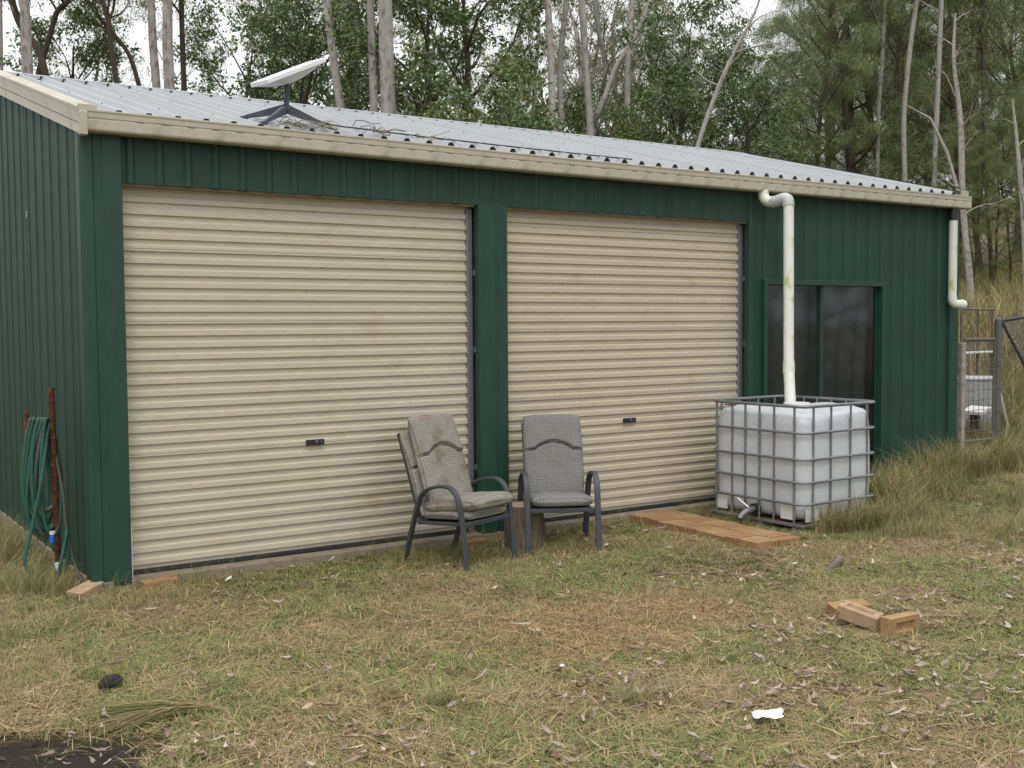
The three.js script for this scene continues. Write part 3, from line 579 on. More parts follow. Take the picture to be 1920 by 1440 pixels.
// ---------------------------------------------------------------- caged water tank
{
  const W = 0.96, D = 1.06, o = thing('water_tank', 'white plastic water tank in a galvanised cage on a steel pallet', 'water tank', [5.19 + W / 2, -0.085, 1.325 - D / 2], 0.025);
  const R = 0.11, H = 1.062;
  const loop = (y, r, ox = 0, name = 'rail') => {
    const p = [], w = W / 2 + ox, d = D / 2 + ox;
    for (const [cx, cz, a0] of [[w - R, d - R, 0], [-w + R, d - R, 1], [-w + R, -d + R, 2], [w - R, -d + R, 3]]) for (let k = 0; k <= 8; k++) { const a = (a0 + k / 8) * Math.PI / 2; p.push(V(cx + Math.cos(a) * R, y, cz + Math.sin(a) * R)); }
    p.push(p[0].clone());
    return mesh(name, new Geo().tube(p, r, 8, false).done(), M.galv, o);
  };
  loop(H, 0.0135, 0, 'top_rail'); for (const y of [0.845, 0.628, 0.44, 0.262]) loop(y, 0.0105);
  const up = (x, z) => mesh('upright', rod([x, 0.075, z], [x, H, z], 0.0095, 8), M.galv, o);
  for (const s of [-1, 1]) {
    for (const z of [-0.455, -0.27, -0.12, 0.04, 0.20, 0.415]) up(s * (W / 2 - 0.017), z);
    for (const x of [-0.345, -0.125, 0.125, 0.345]) up(x, s * (D / 2 - 0.017));
  }
  // bottle
  const g = new Geo(), N = 96, K = 34, w = W / 2 - 0.035, d = D / 2 - 0.035;
  const y0 = 0.105, y1 = 1.015;
  for (let j = 0; j <= K; j++) for (let i = 0; i <= N; i++) {
    const t = j / K, e = 0.095, a = i / N * Math.PI * 2; let y = lerp(y0, y1, t);
    const edge = Math.min(y - y0, y1 - y), inset = edge < e ? e - Math.sqrt(Math.max(0, e * e - (e - edge) ** 2)) : 0;
    const c = Math.cos(a), s = Math.sin(a), n = 9, q = Math.pow(Math.pow(Math.abs(c), n) + Math.pow(Math.abs(s), n), -1 / n);
    const bulge = 0.014 * Math.sin(Math.PI * t) - 0.006 * Math.cos(a * 4) + 0.006 * fbm(a * 2, y * 4, 3);
    const x = (w - inset + bulge) * c * q, z = (d - inset + bulge) * s * q;
    g.v(x, y + (t > 0.9 ? 0.02 * Math.sin(a * 2 + 1) * (t - 0.9) * 10 + 0.016 * noise(x * 7, z * 7, 2) : 0), z, a * 0.6, y);
  }
  for (let j = 0; j < K; j++) for (let i = 0; i < N; i++) { const k = j * (N + 1) + i; g.quad(k, k + N + 1, k + N + 2, k + 1); }
  const top = g.n - N - 1, mid = g.v(0, y1 + 0.005, 0, 0, 0); for (let i = 0; i < N; i++) g.tri(mid, top + i + 1, top + i);
  const bot = g.v(0, y0, 0, 0, 0); for (let i = 0; i < N; i++) g.tri(bot, i, i + 1);
  mesh('bottle', g.done(), M.tank, o);
  const lid = new THREE.CylinderGeometry(0.11, 0.115, 0.04, 28); lid.translate(-0.02, 1.035, 0.06); mesh('lid', lid, M.whitePlate, o);
  mesh('top_plate', box(-0.4, -0.05, 1.026, 1.034, -0.42, -0.33, 0.003), M.rust, o);
  // white corner plates
  for (const [a, b, c, e] of [[-W / 2 - 0.016, -W / 2 - 0.011, -0.5, -0.36], [-W / 2 - 0.016, -W / 2 - 0.011, 0.30, 0.46]]) mesh('corner_plate', box(a + 0.036, b + 0.036, 0.125, 0.25, c * 0.9, e * 0.92, 0.002), M.whitePlate, o);
  mesh('corner_plate', box(-0.42, -0.26, 0.115, 0.25, D / 2 - 0.032, D / 2 - 0.027, 0.002), M.whitePlate, o);
  // outlet valve on the door side
  const v = part('valve', o), vz = 0.0, vx = -W / 2;
  mesh('flange', rod([vx + 0.04, 0.17, vz], [vx - 0.015, 0.17, vz], 0.045, 18), M.black, v);
  mesh('spout', curved([[vx, 0.17, vz], [vx - 0.06, 0.165, vz], [vx - 0.13, 0.135, vz - 0.01], [vx - 0.16, 0.10, vz - 0.015]], 0.026, 12, 12), M.galv, v);
  mesh('lever', rod([vx - 0.07, 0.19, vz], [vx - 0.10, 0.262, vz - 0.10], 0.007, 8), M.white, v);
  // pallet
  const pal = part('pallet', o);
  for (const s of [-1, 1]) { mesh('runner', box(-W / 2, W / 2, 0.068, 0.098, s * (D / 2 - 0.02) - 0.014, s * (D / 2 - 0.02) + 0.014, 0.008), M.galv, pal); mesh('runner', box(s * (W / 2 - 0.02) - 0.014, s * (W / 2 - 0.02) + 0.014, 0.069, 0.099, -D / 2 + 0.035, D / 2 - 0.035, 0.008), M.galv, pal); }
  mesh('tray', box(-W / 2 + 0.04, W / 2 - 0.04, 0.082, 0.103, -D / 2 + 0.04, D / 2 - 0.04), M.rust, pal);
  for (const x of [-0.4, 0, 0.4]) for (const z of [-0.46, 0.02, 0.46]) mesh('foot', box(x - 0.06, x + 0.06, -0.03, 0.068, z - 0.06, z + 0.06, 0.01), x < 0 && z < 0 ? M.concrete : M.galv, pal);
}

// ---------------------------------------------------------------- bricks
function brickGeo(frog, seed) {
  const w = 0.23, h = 0.076, d = 0.11;
  let g = new RoundedBoxGeometry(w, h, d, 2, 0.004);
  if (frog) {                                             // recess moulded in the upper bed face
    const q = new Geo(), a = 0.078, b = 0.028, y = h / 2, e = 0.022, o = w / 2 - 0.0045, p = d / 2 - 0.0045;
    const ring = (x, z, yy) => [V(-x, yy, -z), V(x, yy, -z), V(x, yy, z), V(-x, yy, z)], r0 = ring(o, p, y + 0.0012), r1 = ring(a, b, y + 0.0012), r2 = ring(a - 0.012, b - 0.01, y - e);
    for (let k = 0; k < 4; k++) { const m = (k + 1) % 4; q.face(r0[k], r0[m], r1[m], r1[k]); q.face(r1[k], r1[m], r2[m], r2[k]); }
    q.face(...r2);
    const cut = g.toNonIndexed(), P = cut.attributes.position, keep = []; // drop the lid so that the recess is open
    for (let k = 0; k < P.count; k += 3) { let up = true; for (let j = 0; j < 3; j++) if (P.getY(k + j) < h / 2 - 1e-4) up = false; if (!up) for (let j = 0; j < 3; j++) keep.push(P.getX(k + j), P.getY(k + j), P.getZ(k + j)); }
    const body = new THREE.BufferGeometry(); body.setAttribute('position', new THREE.Float32BufferAttribute(keep, 3)); body.computeVertexNormals();
    const qq = q.done().toNonIndexed(); qq.deleteAttribute('uv'); qq.computeVertexNormals();
    g = mergeGeometries([body, qq]);
  }
  g = metreUV(g); const p = g.attributes.position, u = g.attributes.uv;
  for (let k = 0; k < p.count; k++) { const x = p.getX(k), y = p.getY(k), z = p.getZ(k), n = 0.0022 * noise(x * 30, y * 30, z * 30 + seed * 9); p.setXYZ(k, x + n, y + n * 0.6, z + n); u.setXY(k, u.getX(k) + seed * 0.37, u.getY(k) + seed * 0.21); }
  g.computeVertexNormals(); return g;
}
const brickGeos = [1, 2, 3, 4].map((s) => brickGeo(false, s)), frogGeo = brickGeo(true, 6);
{
  const r = rngOf(21), path = new THREE.Group(); path.name = 'brick_path'; path.userData.kind = 'structure'; scene.add(path);
  path.position.set(4.70, -0.042, 0.755); path.rotation.y = -0.035;
  let n = 0;
  for (let k = 0; k < 14; k++) for (const s of [-1, 1]) {
    const m = mesh('brick', brickGeos[(n * 7 + k) % 4], brickMats[(n++ * 3 + (k >> 1)) % 4], path);
    m.position.set(s * 0.119 + (r() - 0.5) * 0.012 + (k % 5 === 2 ? 0.015 : 0), (r() - 0.5) * 0.007, -0.76 + k * 0.1165 + (r() - 0.5) * 0.006);
    m.rotation.set((r() - 0.5) * 0.02, (r() - 0.5) * 0.05 + (r() < 0.5 ? Math.PI : 0), (r() - 0.5) * 0.025);
  }
}
function looseBrick(geo, mat, pos, rot, label, group) { const b = single('brick', geo, mat, label, 'brick', group); b.position.set(...pos); b.rotation.set(...rot); return b; }
looseBrick(frogGeo, brickMats[2], [3.42, groundY(3.42, 3.615) + 0.053, 3.615], [Math.PI / 2 - 0.02, -0.06, 0.0, 'YXZ'], 'tan brick stood on its long edge in the lawn with its hollow showing');
looseBrick(frogGeo, paleBrick, [3.345, groundY(3.345, 3.40) + 0.062, 3.40], [0.10, -1.22, -0.22, 'YXZ'], 'pale dusty brick lying flat and tilted in the lawn against another');
looseBrick(brickGeos[1], brickMats[0], [3.50, groundY(3.5, 3.2) + 0.03, 3.20], [0.10, -0.42, 0.06, 'YXZ'], 'brown brick half sunk in grass behind the pale tilted brick');
looseBrick(brickGeos[2], paleBrick, [-0.08, groundY(-0.08, 0.06) + 0.03, 0.06], [0.1, 0.7, 0.12, 'YXZ'], 'pale brick lying at the foot of the shed corner post');
looseBrick(brickGeos[3], brickMats[0], [0.38, groundY(0.38, 0.09) + 0.03, 0.10], [0.02, 0.08, 0.03, 'YXZ'], 'orange brick pressed against the slab below the roller door corner');
looseBrick(brickGeos[0], brickMats[3], [2.78, groundY(2.78, 0.16) + 0.015, 0.16], [0.05, 0.2, 0.0, 'YXZ'], 'orange brick half buried behind the stained chair');

// ---------------------------------------------------------------- hose stand and hose
{
  const P = V(-0.135, 0, -0.46), s = thing('hose_stand', 'rusty steel post with a bar and prong holding a garden hose', 'stand', [P.x, -0.1, P.z]);
  const A = V(-0.83, 0, -0.555);                           // along the bar, away from the post
  const post = rod([0, -0.05, 0], [-0.012, 1.36, 0], 0.021, 10); mesh('post', post, M.rust, s);
  mesh('collar', rod([-0.010, 1.14, 0], [-0.010, 1.15, 0], 0.0245, 10), M.rust, s);
  const bar = [[0, 1.12, 0], [A.x * 0.1, 1.125, A.z * 0.1], [A.x * 0.19, 1.13, A.z * 0.19]]; mesh('bar', curved(bar, 0.011, 8, 8), M.rust, s);
  const tip = V(A.x * 0.185, 0, A.z * 0.185); mesh('prong', new Geo().tube([V(tip.x, 1.06, tip.z), V(tip.x, 1.15, tip.z), V(tip.x + 0.004, 1.22, tip.z)], [0.014, 0.016, 0.005], 8).done(), M.rust, s);
  function hose(label, mat, turns, seed, r, ends) {
    const h = thing('garden_hose', label, 'hose', [P.x, -0.1, P.z]), q = rngOf(seed), pts = [], F = V(-0.55, 0, 0.83);
    const spec = []; for (let k = 0; k < turns; k++) spec.push([0.03 + 0.13 * ((k * 0.618 + q() * 0.3) % 1), 0.6 + 0.34 * q(), (0.055 + 0.06 * q()) * (q() < 0.5 ? 1 : 1), (q() - 0.62) * 0.07]);
    for (let k = 0; k < turns; k++) for (let j = 0; j < 16; j++) {
      const f = j / 16, ph = f * Math.PI * 2, [o0, l0, w0, c0] = spec[k], nx = spec[(k + 1) % turns], m = k === turns - 1 ? 0 : f;
      const off = lerp(o0, nx[0], m), len = lerp(l0, nx[1], m), wid = lerp(w0, nx[2], m), cen = lerp(c0, nx[3], m), drop = (1 - Math.cos(ph)) / 2;
      const lat = off - cen * drop + wid * Math.sin(ph) * Math.pow(drop, 0.35) * 0.9, dep = 0.014 * Math.cos(ph * 0.5) + 0.045 * Math.sin(ph) * Math.pow(drop, 0.3) + (q() - 0.5) * 0.006 + k * 0.004;
      pts.push(V(A.x * lat + F.x * dep, 1.142 + r - drop * len, A.z * lat + F.z * dep));
    }
    for (const e of ends) pts.push(V(...e));
    const c = new THREE.CatmullRomCurve3(pts, false, 'centripetal');
    mesh('tube', new Geo().tube(c.getPoints(pts.length * 4), r, 8).done(), mat, h);
    return h;
  }
  const ha = hose('coils of green garden hose hung on the rusty stand', M.hoseGreen, 9, 4, 0.0125, [[-0.1, 0.75, 0.05], [-0.17, 0.42, 0.04], [-0.22, 0.2, 0.06], [-0.16, 0.07, 0.09], [-0.04, 0.05, 0.12], [0.04, 0.2, 0.08], [0.05, 0.4, 0.06], [0.01, 0.25, 0.1], [-0.06, 0.06, 0.14], [-0.12, 0.045, 0.2]]);
  mesh('fitting', rod([-0.055, 0.33, 0.09], [-0.05, 0.385, 0.088], 0.017, 12), M.blue, ha);
  mesh('fitting', rod([-0.05, 0.385, 0.088], [-0.049, 0.405, 0.088], 0.019, 12), M.whitePlate, ha);
  const hb = hose('coils of faded grey hose hung with the green hose', M.hoseGrey, 6, 9, 0.0115, [[0.03, 0.7, 0.03], [0.05, 0.4, 0.05], [0.09, 0.15, 0.09], [0.12, 0.055, 0.14]]);
  mesh('fitting', rod([-0.02, 0.14, 0.1], [-0.03, 0.19, 0.1], 0.016, 10), M.whitePlate, hb);
}

// ---------------------------------------------------------------- gate, fence and scrap past the right end
{
  const gp = thing('fence_post', 'thick round grey steel post that the wire gate latches to', 'post', [10.12, 0.0, -0.14], 0);
  mesh('shaft', rod([0, -0.1, 0], [0.02, 1.66, -0.005], 0.042, 14), M.fencePost, gp); mesh('cap', new THREE.SphereGeometry(0.043, 12, 8).translate(0.02, 1.66, -0.005), M.fencePost, gp);
  for (const y of [0.35, 0.62, 0.88, 1.15]) { const t = new THREE.TorusGeometry(0.045, 0.004, 5, 16); t.rotateX(Math.PI / 2); t.translate(0.008, y, 0); mesh('tie_wire', t, M.wire, gp); }
  const g2 = thing('fence_post', 'slim weathered timber post against the shed end wall', 'post', [9.36, 0.0, -0.08]);
  mesh('shaft', box(-0.035, 0.035, -0.1, 1.42, -0.03, 0.03, 0.012), M.dead, g2);
  const gate = thing('wire_gate', 'narrow metal frame gate with wire mesh between two posts', 'gate', [9.42, 0.05, -0.09], Math.atan2(0.05, 0.66));
  const W = 0.64, y1 = 1.40;
  for (const [a, b] of [[[0, 0.25, 0], [0, y1, 0]], [[W, 0.25, 0], [W, y1, 0]]]) mesh('stile', rod(a, b, 0.016), M.fencePost, gate);
  for (const y of [0.25, y1]) mesh('rail', rod([0, y, 0], [W, y, 0], 0.016), M.fencePost, gate);
  for (let k = 1; k < 10; k++) mesh('wire', rod([0, 0.25 + k * 0.115, 0.004], [W, 0.25 + k * 0.115 + 0.004, 0.004], 0.0035, 5), M.wire, gate);
  for (let k = 1; k < 6; k++) mesh('wire', rod([k * W / 6, 0.25, -0.004], [k * W / 6, y1, -0.004], 0.003, 5), M.wire, gate);
  const pen = thing('metal_frame', 'tall thin metal pen frame standing behind the wire gate', 'frame', [12.0, groundY(12.2, -2.0), -1.9], 0.15);
  for (const x of [0, 0.5, 0.95]) mesh('upright', rod([x, -0.1, 0], [x, 1.55, 0], 0.017), M.stump, pen);
  for (const y of [1.55, 1.1]) mesh('rail', rod([0, y, 0], [0.95, y, 0], 0.014), M.fencePost, pen);
  mesh('board', box(0.0, 0.9, 0.93, 0.955, -0.05, 0.06, 0.004), M.whitePlate, pen);
  // leaning chain-link panel
  const A = V(10.16, 1.66, -0.12), U = V(0.84, 0.14, 0.47).normalize(), D = V(0.42, -0.80, 0.20).normalize(), LU = 1.7, LD = 1.75;
  const ch = thing('chain_link_panel', 'grey chain link panel with dark frame leaning on the thick post', 'panel', [A.x, A.y, A.z]);
  const pt = (u, d) => U.clone().multiplyScalar(u).addScaledVector(D, d);
  for (const [a, b] of [[pt(0, 0), pt(LU, 0)], [pt(0, 0), pt(0, LD)], [pt(LU, 0), pt(LU, LD)], [pt(0, LD), pt(LU, LD)]]) mesh('frame_tube', new Geo().tube([a, b], 0.019, 8).done(), M.darkSteel, ch);
  const wg = new Geo(), st = 0.055;
  for (let k = -LD; k < LU; k += st) { const u0 = Math.max(0, k), d0 = u0 - k, u1 = Math.min(LU, k + LD), d1 = u1 - k; if (u1 > u0) wg.tube([pt(u0, d0), pt(u1, d1)], 0.0042, 4, false); const s0 = Math.max(0, k), e0 = LD - (s0 - k), s1 = Math.min(LU, k + LD), e1 = LD - (s1 - k); if (s1 > s0) wg.tube([pt(s0, e0).add(V(0, 0.004, 0.004)), pt(s1, e1).add(V(0, 0.004, 0.004))], 0.0042, 4, false); }
  tag(mesh('wire_mesh', wg.done(), M.galv, ch), null, null, null, 'stuff');
  const pole = thing('pole', 'thin wooden pole with a dark grip leaning beside the chain link', 'pole', [10.38, 0.0, 0.12]);
  mesh('shaft', rod([0.42, 0.02, 0.32], [0.03, 1.18, 0.0], 0.012), M.dead, pole); mesh('grip', rod([0.075, 1.05, 0.036], [-0.01, 1.32, -0.03], 0.018), M.black, pole);
  const cab = thing('scrap_cabinet', 'rusty white metal cabinet shell dumped behind the gate', 'cabinet', [11.2, groundY(11.4, -1.2) + 0.02, -1.15], 0.5);
  mesh('top', box(-0.05, 0.75, 0.80, 0.83, -0.25, 0.25, 0.008), M.scrap, cab); mesh('side', box(-0.04, -0.02, 0.05, 0.80, -0.24, 0.24), M.scrap, cab); mesh('side', box(0.70, 0.72, 0.05, 0.80, -0.24, 0.24), M.scrap, cab); mesh('back', box(-0.02, 0.70, 0.05, 0.80, -0.24, -0.22), M.rust, cab);
  const door = mesh('door', box(-0.3, 0.1, 0, 0.7, 0, 0.02, 0.005), M.scrap, cab); door.position.set(0.30, 0.0, 0.42); door.rotation.set(-0.22, 0.05, 0.06);
  const brd = single('white_board', box(-0.3, 0.3, -0.02, 0.02, -0.12, 0.12, 0.004), M.whitePlate, 'flat white board on a rusty panel in long grass behind the gate', 'board'); brd.position.set(10.65, 0.56, -0.75); brd.rotation.set(0.06, 0.4, 0.02);
  mesh('stand', box(-0.25, 0.25, -0.5, -0.02, -0.02, 0.0), M.rust, brd);
  const sk = single('white_sack', (() => { const g = new THREE.SphereGeometry(0.17, 28, 20); const p = g.attributes.position; for (let k = 0; k < p.count; k++) { const x = p.getX(k), y = p.getY(k), z = p.getZ(k), n = 1 + 0.35 * fbm(x * 8, y * 8, z * 8 + 2); p.setXYZ(k, x * n * 1.3, y * n, z * n); } g.computeVertexNormals(); return g; })(), M.whitePlate, 'crumpled white sack lying below the chain link panel', 'sack');
  sk.position.set(11.35, 0.45, -0.2);
  const rk = rngOf(41);
  for (let k = 0; k < 7; k++) {
    const g = new THREE.IcosahedronGeometry(0.09 + rk() * 0.07, 2), p = g.attributes.position, s = rk() * 50;
    for (let j = 0; j < p.count; j++) { const x = p.getX(j), y = p.getY(j), z = p.getZ(j), n = 1 + 0.5 * noise(x * 9 + s, y * 9, z * 9); p.setXYZ(j, x * n * 1.2, y * n * 0.75, z * n); }
    g.computeVertexNormals(); const x = 10.2 + rk() * 0.9, z = -0.55 - rk() * 0.5;
    const b = single('rock', metreUV(g), M.concrete, 'grey stone in the rubble pile beside the thick fence post', 'rock', 'stones in the rubble by the gate'); b.position.set(x, groundY(x, z) + 0.05 + (k > 3 ? 0.1 : 0), z);
  }
}

// ---------------------------------------------------------------- trees
function rnd3(r) { return V(r() - 0.5, r() - 0.5, r() - 0.5).multiplyScalar(2); }
const gauss = (r) => (r() + r() + r() - 1.5) * 0.82;
const leafKinds = {
  gum: { len: 0.13, wid: 0.026, hang: 0.85, spread: 0.24, cols: [[0.202, 0.224, 0.09], [0.168, 0.196, 0.078], [0.246, 0.246, 0.106], [0.185, 0.207, 0.101]] },
  broad: { len: 0.115, wid: 0.05, hang: 0.15, spread: 0.26, cols: [[0.106, 0.175, 0.053], [0.138, 0.206, 0.062], [0.088, 0.15, 0.045], [0.169, 0.225, 0.069]] },
  bright: { len: 0.11, wid: 0.046, hang: 0.15, spread: 0.25, cols: [[0.11, 0.182, 0.042], [0.143, 0.204, 0.046], [0.088, 0.149, 0.039], [0.187, 0.209, 0.055]] },
  oak: { len: 0.24, wid: 0.009, hang: 0.55, spread: 0.26, needle: true, cols: [[0.169, 0.231, 0.075], [0.213, 0.269, 0.088], [0.138, 0.194, 0.069], [0.244, 0.269, 0.1]] },
};
function cluster(g, r, p, kind, n, out) {
  const K = leafKinds[kind], base = K.cols[Math.floor(r() * 4)], tone = 0.8 + r() * 0.45;
  for (let k = 0; k < n; k++) {
    const q = V(p.x + gauss(r) * K.spread, p.y + gauss(r) * K.spread * 0.8, p.z + gauss(r) * K.spread);
    const d = rnd3(r).addScaledVector(out, 0.5); d.y -= K.hang * 1.6; d.normalize();
    const s = d.clone().cross(rnd3(r)).normalize(), t = tone * (0.75 + r() * 0.5), w = r() < 0.04 ? [1.6, 1.15, 0.8] : [1, 1, 1], c = [base[0] * t * w[0], base[1] * t * w[1], base[2] * t * w[2]];
    const l = K.len * (0.65 + r() * 0.7);
    if (K.needle) { const a = g.v(q.x + s.x * K.wid / 2, q.y + s.y * K.wid / 2, q.z + s.z * K.wid / 2, 0, 0, c), b = g.v(q.x - s.x * K.wid / 2, q.y - s.y * K.wid / 2, q.z - s.z * K.wid / 2, 1, 0, c), e = g.v(q.x + d.x * l, q.y + d.y * l, q.z + d.z * l, 0, 1, c); g.tri(a, b, e); }
    else leafQuad(g, q, d, s, l, K.wid * (0.7 + r() * 0.6), c);
  }
}
function bough(wood, leaves, r, start, dir, len, rad, o, depth) {
  const n = depth ? 4 : 6, pts = [start.clone()], rs = [rad], d = dir.clone().normalize(), p = start.clone();
  for (let k = 1; k <= n; k++) { d.addScaledVector(rnd3(r), o.twist ?? 0.22); d.y += (o.rise ?? 0.06); d.normalize(); p.addScaledVector(d, len / n); pts.push(p.clone()); rs.push(rad * (1 - 0.8 * k / n)); }
  wood.tube(pts, rs, depth ? 4 : 5, false);
  if (depth >= (o.levels ?? 2)) { const m = o.tips ?? 2; for (let k = 0; k < m; k++) cluster(leaves, r, pts[n - Math.floor(k * n / (m + 0.5))], o.kind, o.leaves, d); return; }
  const m = depth ? (o.twigs ?? 3) : (o.subs ?? 4);
  for (let k = 0; k < m; k++) {
    const f = (depth ? 0.3 : 0.35) + 0.65 * (k + r() * 0.8) / m, i = Math.min(n - 1, Math.floor(f * n)), q = pts[i].clone().lerp(pts[i + 1], f * n - i);
    const td = pts[i + 1].clone().sub(pts[i]).normalize(), e = rnd3(r); e.addScaledVector(td, -e.dot(td)).normalize().multiplyScalar(0.85).addScaledVector(td, 0.8).normalize();
    bough(wood, leaves, r, q, e, len * (0.34 + 0.2 * r()), rad * 0.45 * (1 - f * 0.4), o, depth + 1);
  }
}
function treeGeometry(path, radii, o, r) {                // path: points of the stem
  const trunk = new Geo(), leaves = new Geo();
  const c = new THREE.CatmullRomCurve3(path, false, 'centripetal'), n = o.segments ?? 22, P = c.getPoints(n), R = P.map((_, k) => { const f = k / n * (radii.length - 1), i = Math.min(radii.length - 2, Math.floor(f)); return lerp(radii[i], radii[i + 1], f - i) * (1 + 0.05 * noise(k * 0.9, radii[0] * 50)); });
  trunk.tube(P, R, o.sides ?? 9, true);
  const ph = r() * 6;
  for (let k = 0; k < o.limbs; k++) {
    const f = lerp(o.bare, 0.985, (k + r() * 0.7) / o.limbs), i = Math.min(n - 1, Math.floor(f * n)), q = P[i].clone().lerp(P[i + 1], f * n - i), a = ph + k * 2.399 + r() * 0.6;
    const up = lerp(o.up0 ?? 0.5, o.up1 ?? 1.0, f) + 0.25 * (r() - 0.5), d = V(Math.cos(a), up, Math.sin(a));
    bough(trunk, leaves, r, q, d, o.limb * (o.shape ? o.shape(f) : 1 - 0.45 * f) * (0.75 + r() * 0.5), Math.min(R[i] * 0.55, o.limbR ?? 0.05), o, 0);
  }
  return [trunk.done(), leaves.n ? leaves.done() : null];
}
function proto(seed, H, r0, o, lean = 0.4) {
  const r = rngOf(seed), path = [], k = 7; let x = 0, z = 0;
  for (let j = 0; j <= k; j++) { path.push(V(x, H * j / k - (j ? 0 : 0.3), z)); x += (r() - 0.5) * lean; z += (r() - 0.5) * lean; }
  return treeGeometry(path, [r0 * 1.25, r0, r0 * 0.8, r0 * 0.55, r0 * 0.15], o, r);
}
const protos = {
  broad: [1, 2, 3].map((s) => proto(100 + s, 6.5, 0.10, { bare: 0.22, limbs: 15, limb: 2.1, limbR: 0.045, up0: 0.35, up1: 0.9, subs: 5, twigs: 4, tips: 2, leaves: 17, kind: 'broad', shape: (f) => 0.6 + 0.6 * Math.sin(f * 3) })),
  bright: [1, 2].map((s) => proto(140 + s, 4.6, 0.06, { bare: 0.15, limbs: 13, limb: 1.5, limbR: 0.03, up0: 0.3, up1: 0.9, subs: 5, twigs: 4, tips: 2, leaves: 17, kind: 'bright', shape: (f) => 0.7 + 0.4 * Math.sin(f * 3) })),
  gum: [1, 2, 3, 4].map((s) => proto(200 + s, 11, 0.09, { bare: 0.3, limbs: 13, limb: 2.3, limbR: 0.045, up0: 0.6, up1: 1.2, subs: 4, twigs: 3, tips: 2, leaves: 20, kind: 'gum', twist: 0.3, shape: (f) => 0.75 + 0.4 * Math.sin(f * 3) }, 0.9)),
  oak: [1, 2, 3].map((s) => proto(300 + s, 11.5, 0.075, { bare: 0.1, limbs: 26, limb: 2.3, limbR: 0.035, up0: 0.4, up1: 1.0, subs: 4, twigs: 3, tips: 2, leaves: 46, kind: 'oak', twist: 0.2, shape: (f) => 1.05 - 0.6 * f }, 0.5)),
};
const treeLook = {
  broad: ['broadleaf_tree', 'dense dark green broadleaf tree in the bush behind the shed', 'rough', 'broadleaf trees behind the shed'],
  bright: ['leafy_shrub', 'bright green leafy shrub growing just behind the shed roof', 'rough', 'leafy shrubs behind the shed'],
  gum: ['gum_sapling', 'slender olive gum tree with hanging leaves in the bush', 'pale', 'slender gum trees in the bush'],
  oak: ['feathery_oak_tree', 'dark feathery needle-leaved tree in the thicket behind the shed', 'rough', 'feathery trees in the thicket'],
};
function plant(kind, k, x, z, scale, turn, sy = 1) {
  const [name, label, bark, group] = treeLook[kind], [tg, lg] = protos[kind][k % protos[kind].length];
  const o = thing(name, label, kind === 'bright' ? 'shrub' : 'tree', [x, groundY(x, z), z], turn, group);
  if (kind === 'oak' && scale < 0.62) tag(o, 'low feathery bush growing under the taller trees behind the shed', 'bush', 'low feathery bushes');
  o.scale.set(scale, scale * sy, scale);
  mesh('trunk', tg, M[bark], o); const c = mesh('crown', lg, M.leaf, o); c.userData.kind = 'stuff';
  return o;
}
